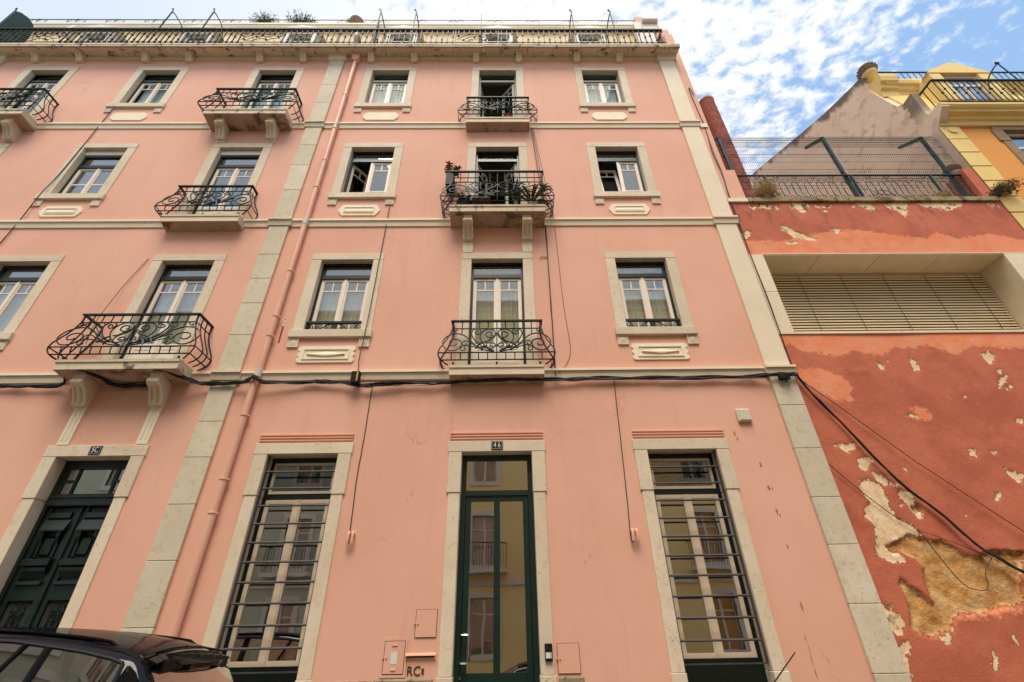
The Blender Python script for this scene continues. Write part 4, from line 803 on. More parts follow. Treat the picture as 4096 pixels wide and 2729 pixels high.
def bundle(name, pts, n, spread, r, label, k=8, sag=.05):
    l = Vector(pts[0]); o = empty(name, l, label, 'cable')
    for i in range(n):
        ph = [random.uniform(0, 6.28) for _ in range(4)]; P = smooth_line(pts, k); Q = []
        for j, p in enumerate(P):
            t = j*.35
            Q.append(p+Vector((0, spread*.7*math.sin(t*.9+ph[0])-.01*i/n, spread*(math.sin(t*.7+ph[1])+.5*math.sin(t*1.9+ph[2])))))
        part('strand', 'black', o, lambda mb: mb.tube(Q, r*random.uniform(.6, 1.3), 5))
    return o
bundle('cable_bundle', [(-16, -.05, 5.47), (-13, -.06, 5.46), (-10, -.06, 5.47), (-8.7, -.06, 5.47), (-8.1, -.07, 5.45), (-7.62, -.08, 5.47), (-7.42, -.30, 5.60), (-7.1, -.42, 5.585), (-6.9, -.32, 5.53), (-6.7, -.12, 5.45), (-6.3, -.07, 5.44), (-6.02, -.1, 5.48), (-5.9, -.36, 5.58), (-5.75, -.40, 5.575), (-5.5, -.25, 5.53), (-5.2, -.10, 5.46), (-4.9, -.10, 5.45), (-4.45, -.11, 5.47), (-4.25, -.18, 5.53), (-4.05, -.12, 5.46), (-3.4, -.07, 5.48), (-2.9, -.07, 5.48), (-2.5, -.08, 5.42), (-2.3, -.08, 5.38), (-1.9, -.07, 5.44), (-1.3, -.07, 5.45), (-.7, -.08, 5.45), (0, -.13, 5.46), (.7, -.12, 5.47), (1.2, -.07, 5.48), (1.8, -.06, 5.505), (2.8, -.06, 5.50), (3.7, -.06, 5.495), (4.6, -.07, 5.51), (4.95, -.12, 5.52), (5.3, -.12, 5.52), (5.42, -.12, 5.50)], 11, .022, .011, 'thick black cable bundle along the lowest string course of both pink fronts')
loop = empty('cable_loop', (-2.0, -.08, 5.42), 'tangle of loose thin black wires right of the junction box', 'cable')
for i in range(9):
    a, b = random.uniform(-2.45, -2.2), random.uniform(-1.9, -.6); s = random.uniform(.0, .10)
    part('strand', 'black', loop, lambda mb: mb.tube(smooth_line([(a, -.09, 5.42), ((a*2+b)/3, -.09-random.random()*.03, 5.46-s+random.uniform(-.03, .05)), ((a+2*b)/3, -.09, 5.45-s*.8), (b, -.08, 5.455)], 6), .005, 4))
bundle('cable_bundle', [(5.42, -.12, 5.50), (5.47, -.08, 5.42), (5.60, -.06, 5.13), (5.87, -.06, 4.66), (6.2, -.06, 4.0), (6.46, -.06, 3.56), (6.85, -.06, 3.1), (7.12, -.06, 2.70), (7.4, -.06, 2.46), (7.66, -.06, 2.26), (8.3, -.06, 1.9)], 8, .016, .011, 'thick black cable bundle slanting down across the peeling red wall')
cl = part('cable_clamp', 'darkplastic', None, lambda mb: (mb.box(-.1, .1, -.05, .02, -.05, .05, .012), mb.tube([(-.05, -.05, -.04), (.0, -.06, -.12), (.06, -.05, -.05)], .01, 5)), (5.17, -.1, 5.46)); tag(cl, 'dark clamp holding the cables at the corner pilaster', 'clamp')
cable('cable', [(5.44, -.06, 5.48), (5.99, -.06, 4.89), (6.79, -.06, 3.99), (7.13, -.06, 3.65), (7.99, -.06, 2.82), (9, -.06, 1.9)], .006, 'single thin black wire above the slanting bundle on red wall')
cable('cable', [(5.40, -.04, 3.93), (5.79, -.03, 3.45), (6.13, -.03, 3.09), (6.40, -.03, 2.88), (6.55, -.03, 2.49), (6.71, -.03, 2.14), (6.92, -.03, 2.06), (7.05, -.03, 2.10), (7.12, -.03, 2.3), (7.32, -.03, 2.48)], .006, 'drooping thin wire loop over the bare earth patch on red wall')
cable('cable', [(6.40, -.03, 2.88), (6.7, -.03, 2.76), (7.1, -.04, 2.58), (7.5, -.05, 2.36)], .0045, 'short thin wire joining the bundle near bare earth patch')
cc = empty('cable_run', (5.56, -.02, 14.9), 'two thin black cables down the right corner of the pink facade', 'cable')
for k, pts in enumerate(([(5.62, -.02, 14.6), (5.6, -.02, 14.9), (5.55, -.02, 14.8), (5.58, -.02, 13.0), (5.52, -.02, 12.0), (5.55, -.03, 11.1), (5.5, -.03, 10.3), (5.49, -.03, 9.4), (5.47, -.035, 8.5), (5.47, -.05, 7.5), (5.46, -.035, 6.4), (5.44, -.05, 5.75), (5.42, -.1, 5.52)], [(5.6, -.02, 13.4), (5.56, -.02, 12.2), (5.57, -.02, 11.3), (5.52, -.03, 10.4), (5.5, -.03, 9.2), (5.475, -.035, 8.45), (5.48, -.045, 7.2), (5.45, -.035, 6.2), (5.44, -.06, 5.6)])):
    part('strand', 'black', cc, lambda mb: mb.tube(smooth_line(pts, 6), .010 if k == 0 else .006, 5))
CREAM=[[(5.86,3.64),(5.99,3.69),(6.1,3.58),(6.19,3.5),(6.19,3.24),(6.18,3.1),(6.34,2.98),(6.43,2.87),(6.49,2.78),(6.19,2.76),(6.01,2.74),(5.95,2.65),(5.83,2.64),(6.03,2.57),(6.02,2.44),(5.93,2.41),(5.71,2.49),(5.65,2.59),(5.75,2.79),(5.77,2.97),(5.68,3.08),(5.74,3.24),(5.88,3.3),(5.83,3.48)],[(6.11,3.79),(6.29,3.67),(6.49,3.56),(6.23,3.54),(6.14,3.68)],[(6.38,3.49),(6.52,3.45),(6.63,3.33),(6.65,3.16),(6.6,3.07),(6.51,3.07),(6.45,3.21),(6.37,3.35)],[(5.63,4.24),(5.79,4.28),(5.88,4.23),(6.04,4.24),(5.99,4.17),(5.91,4.17),(5.83,4.05),(5.79,4.15),(5.74,4.2),(5.63,4.19)],[(5.97,4.0),(6.16,4.02),(6.21,3.96),(6.01,3.79),(5.94,3.88)],[(7.47,2.57),(7.84,2.5),(7.79,2.41),(7.49,2.44)],[(5.41,1.91),(5.59,1.87),(5.65,1.75),(5.65,1.62),(5.56,1.52),(5.42,1.59)],[(5.49,1.46),(5.64,1.5),(5.61,1.39),(5.49,1.27),(5.46,1.04),(5.42,1.09),(5.42,1.31)],[(8.29,3.85),(8.42,3.77),(8.57,3.7),(8.47,3.52),(8.38,3.57),(8.29,3.72)],[(6.72,1.39),(6.74,1.32),(6.66,1.12),(6.6,1.1),(6.65,1.25)],[(7.08,1.56),(7.11,1.44),(7.14,1.37),(7.09,1.37),(7.06,1.46)],[(6.14,1.56),(6.24,1.58),(6.18,1.38),(6.11,1.42),(6.09,1.49)],[(7.92,4.13),(8.02,4.13),(7.97,4.05),(7.9,4.04)],[(8.26,4.1),(8.35,4.08),(8.29,4.04)],[(7.91,3.41),(8.01,3.4),(7.93,3.3),(7.87,3.31)],[(6.65,3.84),(6.71,3.81),(6.7,3.76),(6.65,3.76)],[(9.13,5.97),(9.3,6.02),(9.4,5.95),(9.29,5.81),(9.18,5.76),(9.13,5.88)],[(9.28,5.64),(9.34,5.62),(9.27,5.53),(9.23,5.56)],[(9.21,5.5),(9.36,5.51),(9.26,5.38),(9.08,5.26),(9.12,5.38)],[(9.18,5.29),(9.35,5.35),(9.35,5.27),(9.19,5.21)],[(7.08,5.79),(7.17,5.77),(7.14,5.66),(7.07,5.66)],[(7.73,5.89),(7.83,5.86),(7.8,5.65),(7.71,5.62),(7.73,5.76)],[(8.98,4.66),(9.18,4.68),(9.1,4.56),(8.97,4.58)],[(7.11,4.75),(7.25,4.78),(7.34,4.73),(7.22,4.72)],[(6.44,9.41),(6.63,9.27),(6.77,9.17),(7.12,8.94),(6.91,8.92),(6.62,9.03),(6.45,9.22)],[(6.4,8.88),(6.67,8.9),(6.66,8.81),(6.45,8.82)],[(7.55,9.24),(7.74,9.26),(7.66,9.1)],[(7.91,4.12),(8.02,4.13),(7.95,4.04),(7.89,4.05)],[(5.46,9.18),(5.69,9.27),(5.67,9.09),(5.51,9.0)],[(6.89,10.15),(7.38,10.12),(7.25,9.87),(7.05,9.8),(6.94,9.98)],[(7.46,10.05),(7.88,10.05),(7.8,9.95),(7.46,9.97)],[(8.43,10.12),(8.9,10.14),(8.8,9.87),(8.63,9.92)],[(9.15,10.14),(9.69,10.16),(9.67,9.96),(9.44,9.62),(9.34,9.86),(9.11,9.96)],[(9.88,10.11),(10.48,10.16),(10.53,9.85),(10.44,9.96),(10.09,9.96)],[(10.52,10.11),(11.13,10.18),(10.98,10.03),(10.48,9.83)],[(6.1,10.13),(6.44,10.05),(6.37,9.93),(6.14,9.98)]]
OCHRE=[[(5.86,2.66),(6.06,2.74),(6.26,2.8),(6.41,2.78),(6.57,2.75),(6.71,2.75),(6.83,2.66),(6.96,2.55),(7.18,2.49),(7.44,2.57),(7.87,2.54),(7.44,1.84),(7.24,1.86),(6.89,1.81),(6.41,1.74),(6.3,1.58),(6.09,1.54),(5.79,1.55),(5.73,1.64),(5.83,1.81),(5.85,2.04),(5.81,2.16),(5.87,2.24),(5.94,2.14),(6.04,2.05),(6.16,1.9),(6.2,1.94),(6.23,2.17),(6.29,2.37),(6.23,2.5),(6.03,2.58),(5.91,2.56)],[(6.5,3.23),(6.63,3.28),(6.66,3.18),(6.58,3.12),(6.5,3.16)]]
SALMON=[[(5.55,5.66),(5.77,5.72),(6.03,5.69),(6.34,5.44),(6.37,5.23),(6.27,5.06),(6.01,5.06),(5.74,5.21),(5.56,5.45)],[(7.27,4.87),(7.52,4.9),(7.6,4.73),(7.44,4.62),(7.27,4.71)],[(6.41,1.74),(6.66,1.79),(7.14,1.85),(7.44,1.84),(7.39,1.76),(7.1,1.79),(6.5,1.7)]]
# ------------------------------------------------------------------ red terrace building
rb = empty('red_terrace_building', (8.6, 0, 0), 'low red building with peeling paint and long slatted window', 'building')
OPN = (5.75, 11.02, 6.46, 8.49)
def sdist(px, pz, poly):
    n = len(poly); d = np.full(px.shape, 1e9); ins = np.zeros(px.shape, bool)
    for i in range(n):
        ax, az = poly[i]; bx, bz = poly[(i+1) % n]; ex, ez = bx-ax, bz-az
        t = np.clip(((px-ax)*ex+(pz-az)*ez)/(ex*ex+ez*ez+1e-9), 0, 1); d = np.minimum(d, np.hypot(px-ax-t*ex, pz-az-t*ez))
        c = ((az > pz) != (bz > pz)) & (px < (bx-ax)*(pz-az)/(bz-az+1e-12)+ax); ins ^= c
    return np.where(ins, -d, d)
def vnoise(x, z, s, seed):
    g = np.random.default_rng(seed).random((64, 64)); X = x*s; Z = z*s; i = np.floor(X).astype(int); j = np.floor(Z).astype(int); u = X-i; v = Z-j; u = u*u*(3-2*u); v = v*v*(3-2*v)
    G = lambda a, b: g[a % 64, b % 64]
    return G(i, j)*(1-u)*(1-v)+G(i+1, j)*u*(1-v)+G(i, j+1)*(1-u)*v+G(i+1, j+1)*u*v
def red_wall():
    x0, x1, z0, z1, st = 5.43, 11.925, -.6, 10.13, .026
    nx, nz = int((x1-x0)/st)+1, int((z1-z0)/st)+1
    xs = np.linspace(x0, x1, nx); zs = np.linspace(z0, z1, nz)
    # snap grid lines onto the window opening
    for v, arr in ((OPN[1], xs), (5.43, xs), (OPN[2]-.02, zs), (OPN[3]+.02, zs)): arr[np.argmin(abs(arr-v))] = v
    X, Z = np.meshgrid(xs, zs, indexing='ij'); nzv = (vnoise(X, Z, 4, 1)-.5)*.05+(vnoise(X, Z, 11, 2)-.5)*.03
    peel = np.zeros_like(X); earth = np.zeros_like(X); rep = np.zeros_like(X)
    for P_ in CREAM: peel = np.maximum(peel, np.clip(.5-(sdist(X, Z, P_)+nzv)/.16, 0, 1))
    for P_ in OCHRE: earth = np.maximum(earth, np.clip(.5-(sdist(X, Z, P_)+nzv)/.16, 0, 1))
    for P_ in SALMON: rep = np.maximum(rep, np.clip(.5-(sdist(X, Z, P_)+nzv)/.3, 0, 1))
    low = np.interp(xs, [5.4, 5.55, 5.78, 6.15, 6.4, 6.74, 7, 7.26, 7.57, 7.9, 8.2, 8.66, 9.05, 9.6, 12], [6.2, 6.24, 6.07, 6.0, 5.94, 6.06, 6.0, 5.96, 6.15, 6.12, 6.18, 5.95, 6.14, 6.1, 6.0])[:, None]
    up = np.interp(xs, [5.4, 6.24, 7.15, 8.04, 8.97, 9.6, 9.89, 10.27, 11.1, 11.76, 12], [8.95, 8.9, 9.12, 9.26, 9.06, 8.97, 9.15, 8.96, 9.1, 8.91, 8.8])[:, None]
    rep = np.maximum(rep, np.where((Z < 7.5), np.clip(.5+(Z-low)/.25, 0, 1), np.clip(.5+(up-Z)/.25, 0, 1)))
    # scattered small flakes
    fl = vnoise(X, Z, 5.5, 5)*.6+vnoise(X, Z, 13, 6)*.4
    peel = np.maximum(peel, np.clip((fl-.83)*6, 0, .62)*np.where(Z < 5.9, 1, .5)); peel = np.maximum(peel, np.clip((fl-.60)*4, 0, .75)*np.clip((Z-9.65)/.3, 0, 1))
    grime = np.clip((Z-8.9)/.9, 0, 1)*.9+np.clip((5.9-X)/.3, 0, 1)*.45+.16
    Yv = np.zeros_like(X)+.004*(vnoise(X, Z, 1.3, 8)-.5)*4 + .010*np.clip((peel-.35)/.3, 0, 1) + np.clip((earth-.35)/.3, 0, 1)*(.02+.03*(vnoise(X, Z, 5, 9)+.5*vnoise(X, Z, 12, 10)))
    # blistered paint
    bl = np.clip(vnoise(X, Z, 3.2, 12)*.6+vnoise(X, Z, 8, 13)*.4-.72, 0, 1); Yv -= bl*.035*(peel < .4)*(earth < .4)
    V = np.stack([X-8.6, Yv, Z], -1).reshape(-1, 3)
    idx = np.arange(nx*nz).reshape(nx, nz); F = np.stack([idx[:-1, :-1], idx[1:, :-1], idx[1:, 1:], idx[:-1, 1:]], -1)
    cx = (X[:-1, :-1]+X[1:, 1:])/2; cz = (Z[:-1, :-1]+Z[1:, 1:])/2; keep = ~((cz > OPN[2]-.02) & (cz < OPN[3]+.02) & (cx < 11.6)); F = F[keep].reshape(-1, 4)
    me = bpy.data.meshes.new('red_wall'); me.vertices.add(len(V)); me.vertices.foreach_set('co', V.ravel()); me.loops.add(F.size); me.loops.foreach_set('vertex_index', F.ravel()); me.polygons.add(len(F)); me.polygons.foreach_set('loop_start', np.arange(0, F.size, 4)); me.polygons.foreach_set('loop_total', np.full(len(F), 4)); me.polygons.foreach_set('use_smooth', np.ones(len(F), bool))
    me.update(calc_edges=True)
    for n, a in (('peel', peel), ('earth', earth), ('repaint', rep), ('grime', grime)):
        at = me.attributes.new(n, 'FLOAT', 'POINT'); at.data.foreach_set('value', a.ravel().astype(np.float32))
    me.materials.append(M['red']); obj('wall', me, rb, (8.6, 0, 0))
red_wall()
def long_window():
    x0, x1, z0, z1 = OPN; D = .58
    w = part('long_window', 'paleframe', rb, lambda mb: (mb.box(x0, x1+.55, -.03, .06, z0-.02, z0+.035, .004), mb.box(x0-.01, x1+.6, -.03, .05, z1-.005, z1+.02, .003))); tag(w, 'wide recessed window closed by a cream slatted blind')
    for a, b in ((z0-.02, 7.47), (7.476, z1)): part('jamb', 'paleframe', w, lambda mb: mb.box(5.44, x0-.001, -.028, .62, a, b, .004))
    for a, b in ((5.76, 7.0), (7.0, 8.32), (8.32, 9.66), (9.66, x1)):       # soffit panels
        part('soffit_panel', 'panel', w, lambda mb: mb.box(a+.006, b-.006, -.02, .62, z1-.03, z1-.006, .003))
    part('side_panel', 'panel', w, lambda mb: mb.box(x1, x1+.02, .0, .62, z0+.03, z1-.03)); part('jamb', 'paleframe', w, lambda mb: mb.box(x1+.001, x1+.58, -.028, .05, z0+.036, z1-.006, .004))
    part('sill', 'paleframe', w, lambda mb: mb.prism([(.05, z0+.03), (.62, z0+.34), (.62, z0), (.05, z0)], x0, x1, 'x'))
    part('back_board', 'dark', w, lambda mb: mb.box(x0, x1+.2, .70, .74, z0, z1))
    part('head_box', 'panel', w, lambda mb: mb.box(x0, x1, .60, .70, z1-.12, z1-.03)); 
    n = 22
    for k in range(n): part('slat', 'slat', w, lambda mb: mb.prism([(.582, .019), (.574, .019), (.567, .010), (.564, .0), (.566, -.011), (.571, -.019), (.576, -.018), (.571, -.004), (.573, .010)], -2.62, 2.60, 'x'), (8.4, 0, z1-.15-k*.0705), key='slat')
    for k in range(5): part('ladder_cord', 'bar', w, lambda mb: mb.tube([(0, .56, z1-.1), (0, .56, z0+.28)], .006, 4), (6.78+k*.96, 0, 0), key='cord')
long_window()
part('coping', 'coping', rb, lambda mb: mb.box(5.92, 11.92, -.05, .35, 10.14, 10.29, .012)); part('coping', 'paleframe', rb, lambda mb: mb.box(5.44, 5.915, -.04, .35, 10.14, 10.27, .008))
part('parapet_pier', 'pink', rb, lambda mb: mb.box(5.66, 5.92, .0, .45, 10.27, 11.34, .01)); part('parapet_pier', 'red', rb, lambda mb: mb.box(11.66, 11.925, .0, .5, 10.29, 11.36, .01))
part('terrace', 'cobble', rb, lambda mb: mb.box(5.73, 11.92, .35, 9, 10.0, 10.1)); part('back_wall', 'gable', rb, lambda mb: mb.box(5.73, 11.92, 8.9, 9, -1, 10.3))
def urn(parent, loc, s, mat='brownstone', name='urn', cup='creampot'):
    o = part(name, cup, parent, lambda mb: mb.lathe([(.16, 0), (.19, .02), (.13, .06), (.12, .10), (.2, .2), (.235, .28), (.235, .31)], 16), loc, key=('urnb', cup)); o.scale = (s, s, s)
    def pine(mb):
        mb.lathe([(.2, .30), (.27, .36), (.285, .46), (.25, .58), (.16, .68), (.05, .73)], 16)
        for i in range(7):
            for k in range(14):
                a = 2*math.pi*(k+.5*(i % 2))/14; z = .34+i*.055; r = [.245, .28, .29, .275, .24, .19, .12][i]
                d = Vector((math.cos(a), math.sin(a), 0)); c = d*r+Vector((0, 0, z)); t = Vector((-d.y, d.x, 0))
                mb.add([c+t*.05, c-t*.05, c+d*.035+Vector((0, 0, .07)), c-d*.05], [(0, 1, 2), (0, 2, 3), (1, 3, 2)])
    q = part('pinecone', 'brownstone', o, pine, loc, key='urnp'); return o
urn(rb, (5.8, .25, 11.34), .30, name='finial'); urn(rb, (11.82, .3, 11.36), .62, name='finial')
# ornamental railing on the red parapet
def red_rail():
    Yr = .1; z0, z1 = 10.33, 11.24
    f = part('parapet_railing', 'iron', rb, lambda mb: (mb.box(5.93, 11.66, Yr-.02, Yr+.02, z1-.02, z1+.01), mb.tube([(5.93, Yr, z0+.02), (11.66, Yr, z0+.02)], .01, 5), mb.tube([(5.93, Yr, z1-.13), (11.66, Yr, z1-.13)], .008, 5)))
    for x in (6.67, 8.86, 10.86): part('post', 'post', f, lambda mb: mb.box(-.02, .02, -.02, .02, -.03, .91), (x, Yr, z0), key='rrpost')
    x = 6.02; k = 0
    while x < 11.6:
        part('baluster', 'iron', f, lambda mb: mb.tube(smooth_line([(0, 0, .2), (0, 0, .55), (-.03, 0, .63), (-.06, 0, .66)], 3) if k % 2 else smooth_line([(.06, 0, .16), (0, 0, .22), (0, 0, .58), (.05, 0, .66)], 3), .008, 5), (x, Yr, z0), key=('rrb', k % 2))
        part('scroll', 'iron', f, lambda mb: mb.tube([((.085*(1-q/22))*math.cos(1.6+q*.42), 0, .70+(.085*(1-q/22))*math.sin(1.6+q*.42)) for q in range(18)], .0075, 5), (x+.05, Yr, z0), key='rrs1')
        part('scroll', 'iron', f, lambda mb: mb.tube([((.085*(1-q/22))*math.cos(-1.2-q*.42), 0, .115+(.085*(1-q/22))*math.sin(-1.2-q*.42)) for q in range(18)], .0075, 5), (x+.05, Yr, z0), key='rrs2')
        if k % 3 == 0: part('scroll', 'iron', f, lambda mb: mb.tube([(.06*math.cos(q*.5), 0, .845+.035*math.sin(q*.5)) for q in range(13)], .006, 5), (x, Yr, z0), key='rrs3')
        x += .155; k += 1
red_rail()
# wire mesh fence
wf = empty('wire_fence', (8.7, .14, 10.3), 'green post wire mesh fence above the red parapet railing', 'fence')
FY = .16
for x, b in ((5.95, 11.34), (8.78, 10.29), (11.47, 10.29)):
    part('post', 'post', wf, lambda mb: (mb.box(x-.035, x+.035, FY-.035, FY+.035, b, 12.84), mb.prism([(FY-.035, 12.80), (FY-.035, 12.86), (FY+.56, 13.26), (FY+.59, 13.20), (FY+.035, 12.80)], x-.035, x+.035, 'x')))
    for z in (12.5, 12.35, 12.05, 11.4): part('mesh_clip', 'darkplastic', wf, lambda mb: mb.box(x-.055, x-.037, FY-.05, FY, z-.015, z+.015))
def mesh_panel(x0, x1):
    prof = []
    def pt(z):
        y = FY-.05
        for zc in (12.62, 12.02, 11.42, 10.82):
            d = abs(z-zc)
            if d < .05: y -= (.05-d)*.8
        return y
    zs = [10.40+.05*i for i in range(49)]
    line = [(pt(z), z) for z in zs]+[(FY-.03+.55*t/6, 12.86+.37*t/6) for t in range(1, 7)]
    def fn(mb):
        n = int((x1-x0)/.05)
        for i in range(n+1):
            x = x0+(x1-x0)*i/n; vs = []; r = .0033
            for (y, z) in line: vs += [(x-r, y, z), (x+r, y, z), (x, y+2*r, z)]
            m = len(line); mb.add(vs, [(3*j+k, 3*j+(k+1) % 3, 3*j+3+(k+1) % 3, 3*j+3+k) for j in range(m-1) for k in range(3)])
        for zc in (10.45, 10.77, 10.82, 10.87, 11.17, 11.37, 11.42, 11.47, 11.77, 11.97, 12.02, 12.07, 12.37, 12.57, 12.62, 12.67, 12.82): mb.tube([(x0, pt(zc)-.004, zc), (x1, pt(zc)-.004, zc)], .0042, 4)
        for t in (1.2, 2, 3.5, 5, 6): y, z = FY-.03+.55*t/6, 12.86+.37*t/6; mb.tube([(x0, y, z), (x1, y, z)], .0042, 4)
    part('mesh_panel', 'wire', wf, fn)
mesh_panel(5.98, 8.74); mesh_panel(8.82, 11.78)
ch_ = part('wire_rack', 'wire', None, lambda mb: (mb.tube([(-.25, 0, 0), (.25, 0, 0)], .008, 5), [mb.tube([(s*.2, 0, 0), (s*.2, .1, .25), (s*.15, .2, .42), (s*.22, .25, .5)], .007, 5) for s in (-1, 1)], mb.tube([(-.14, 0, 0), (-.14, .05, .2), (.14, .05, .2), (.14, 0, 0)], .006, 5)), (9.95, .5, 11.0)); tag(ch_, 'bent wire drying rack behind the mesh fence', 'drying rack')
part('leg', 'wire', ch_, lambda mb: (mb.tube([(-.2, 0, 0), (-.25, .3, -.9)], .007, 5), mb.tube([(.2, 0, 0), (.25, .3, -.9)], .007, 5)), (9.95, .5, 11.0))
# round brick chimney behind the terrace
bc = empty('brick_chimney', (8.19, 3.0, 10.1), 'tall round red brick chimney behind pink building corner', 'chimney')
part('shaft', 'mortar', bc, lambda mb: mb.lathe([(.30, 0), (.272, 9.2), (.0, 9.28)], 28), (8.19, 3, 10.1))
def bricks(mb):
    nb = 13; h = .062; z = .0; c = 0
    while z < 9.1:
        r = .315-.028*z/9.2
        for k in range(nb):
            a0 = 2*math.pi*(k+.5*(c % 2))/nb+.02; a1 = a0+2*math.pi/nb-.04; j = random.uniform(-.004, .004); vs = []
            for a in (a0, (a0+a1)/2, a1):
                for rr in (r-.03, r+j):
                    for zz in (z+.006, z+h-.004): vs.append((rr*math.cos(a), rr*math.sin(a), zz))
            mb.add(vs, [(2, 6, 7, 3), (6, 10, 11, 7), (3, 7, 5, 1), (7, 11, 9, 5), (2, 0, 4, 6), (6, 4, 8, 10), (0, 2, 3, 1), (10, 8, 9, 11)])
        z += h; c += 1
    mb.lathe([(.30, 9.1), (.305, 9.2), (.25, 9.27), (.0, 9.28)], 24)
o = part('brickwork', 'brick', bc, bricks, (8.19, 3, 10.1)); o['kind'] = 'stuff'
# ------------------------------------------------------------------ yellow corner building
yb = empty('yellow_building', (15, 0, 0), 'yellow and orange building with bare plaster gable and dormer', 'building')
GX = 11.935
prof = [(9, -1), (0, -1), (0, 13.06), (-.38, 13.45), (-.40, 13.62), (-.05, 13.60), (.0, 13.70), (-.02, 14.68), (.30, 14.66), (.45, 14.80), (.62, 15.5), (.80, 16.30), (.70, 16.70), (.62, 16.93), (.78, 16.98), (1.2, 17.12), (2.44, 17.64), (3.6, 18.22), (7.2, 20.1), (9, 21.0)]
part('gable_wall', 'gable', yb, lambda mb: mb.prism(prof, GX, GX+.22, 'x'))
part('wall', 'orange', yb, lambda mb: wall_sheet(mb, 12.45, 19, -1, 13.1, [(13.6, 14.75, 10.4, 12.93)], .012))
part('corner_backing', 'yellow', yb, lambda mb: mb.box(GX+.001, 12.46, .0, .2, -1, 13.09)); part('back_mass', 'gable', yb, lambda mb: mb.box(GX+.22, 19, 8.8, 9, -1, 20.5))
z = 13.09
for k in range(9):
    part('quoin', 'yellow', yb, lambda mb: mb.box(GX+.004, 12.49, -.03, .001, -.545, -.012, .012), (0, 0, z), key='quoin') if k else part('quoin', 'yellow', yb, lambda mb: (mb.box(GX, 12.49, -.03, .001, -.555, -.004, .012), mb.lathe([(.115, 0), (.115, .03)], 20)) if False else mb.box(GX+.004, 12.49, -.03, .001, -.555, -.004, .012), (0, 0, z))
    z -= .555
part('medallion', 'yellow', yb, lambda mb: mb.prism([(12.21+.12*math.cos(R(a)), 12.9+.12*math.sin(R(a))) for a in range(0, 360, 15)], -.06, -.02, 'y'))
part('cornice', 'yellow', yb, lambda mb: mb.prism([(.02, 13.08), (-.06, 13.08), (-.075, 13.14), (-.09, 13.2), (-.16, 13.24), (-.16, 13.30), (-.2, 13.33), (-.29, 13.36), (-.30, 13.42), (-.36, 13.46), (-.40, 13.52), (-.40, 13.60), (.3, 13.63)], GX+.012, 19, 'x'))
part('cornice_top', 'gabletop', yb, lambda mb: mb.box(GX+.05, 19, -.42, .2, 13.632, 13.66, .006))
def yrail():
    Yr = -.36; r = part('balcony_railing', 'iron', yb, lambda mb: (mb.box(12.30, 19, Yr-.03, Yr+.03, 14.72, 14.77), mb.tube([(12.3, Yr, 13.72), (19, Yr, 13.72)], .012, 5), mb.tube([(12.3, Yr, 13.80), (19, Yr, 13.80)], .008, 5), mb.tube([(12.3, Yr, 14.62), (19, Yr, 14.62)], .008, 5), mb.box(12.28, 12.32, Yr, .25, 14.72, 14.77), mb.tube([(12.3, Yr, 13.75), (12.3, .25, 13.75)], .01, 5)))
    x = 12.32; k = 0
    while x < 19: part('baluster', 'iron', r, lambda mb: (mb.box(-.009, .009, -.009, .009, 13.7, 14.73), mb.box(-.022, .022, -.022, .022, 14.1+.2*(k % 2), 14.13+.2*(k % 2))), (x, Yr, 0), key=('yb', k % 2)); x += .165; k += 1
    for y in (-.2, -.04, .12): part('baluster', 'iron', r, lambda mb: mb.box(-.009, .009, -.009, .009, 13.7, 14.73), (12.3, y, 0), key='ybs')
    part('clothes_line_post', 'iron', r, lambda mb: (mb.tube([(14.85, Yr, 14.7), (14.75, Yr, 15.66)], .016, 6), mb.tube(smooth_line([(14.75, Yr, 15.66), (14.65, Yr+.1, 15.55), (14.5, Yr+.25, 15.3), (14.4, Yr+.35, 14.9)], 4), .02, 6), mb.box(14.7, 14.8, Yr-.02, Yr+.02, 15.64, 15.72)))
yrail()
part('mansard', 'yellow', yb, lambda mb: mb.prism([(.22, 13.6), (.34, 14.6), (.62, 15.7), (.72, 16.1), (.9, 16.1), (.9, 13.6)], GX+.2, 19, 'x'))
part('mansard_cornice', 'yellow', yb, lambda mb: mb.prism([(.72, 15.72), (.62, 15.74), (.60, 15.84), (.53, 15.90), (.50, 16.0), (.43, 16.05), (.40, 16.16), (.40, 16.24), (.9, 16.3), (.9, 15.72)], GX+.22, 19, 'x'))
part('parapet_block', 'yellow', yb, lambda mb: mb.prism([(.80, 15.6), (.60, 15.6), (.58, 15.86), (.50, 15.92), (.47, 16.06), (.38, 16.12), (.34, 16.30), (.34, 16.42), (.80, 16.46)], GX+.06, 12.55, 'x'))
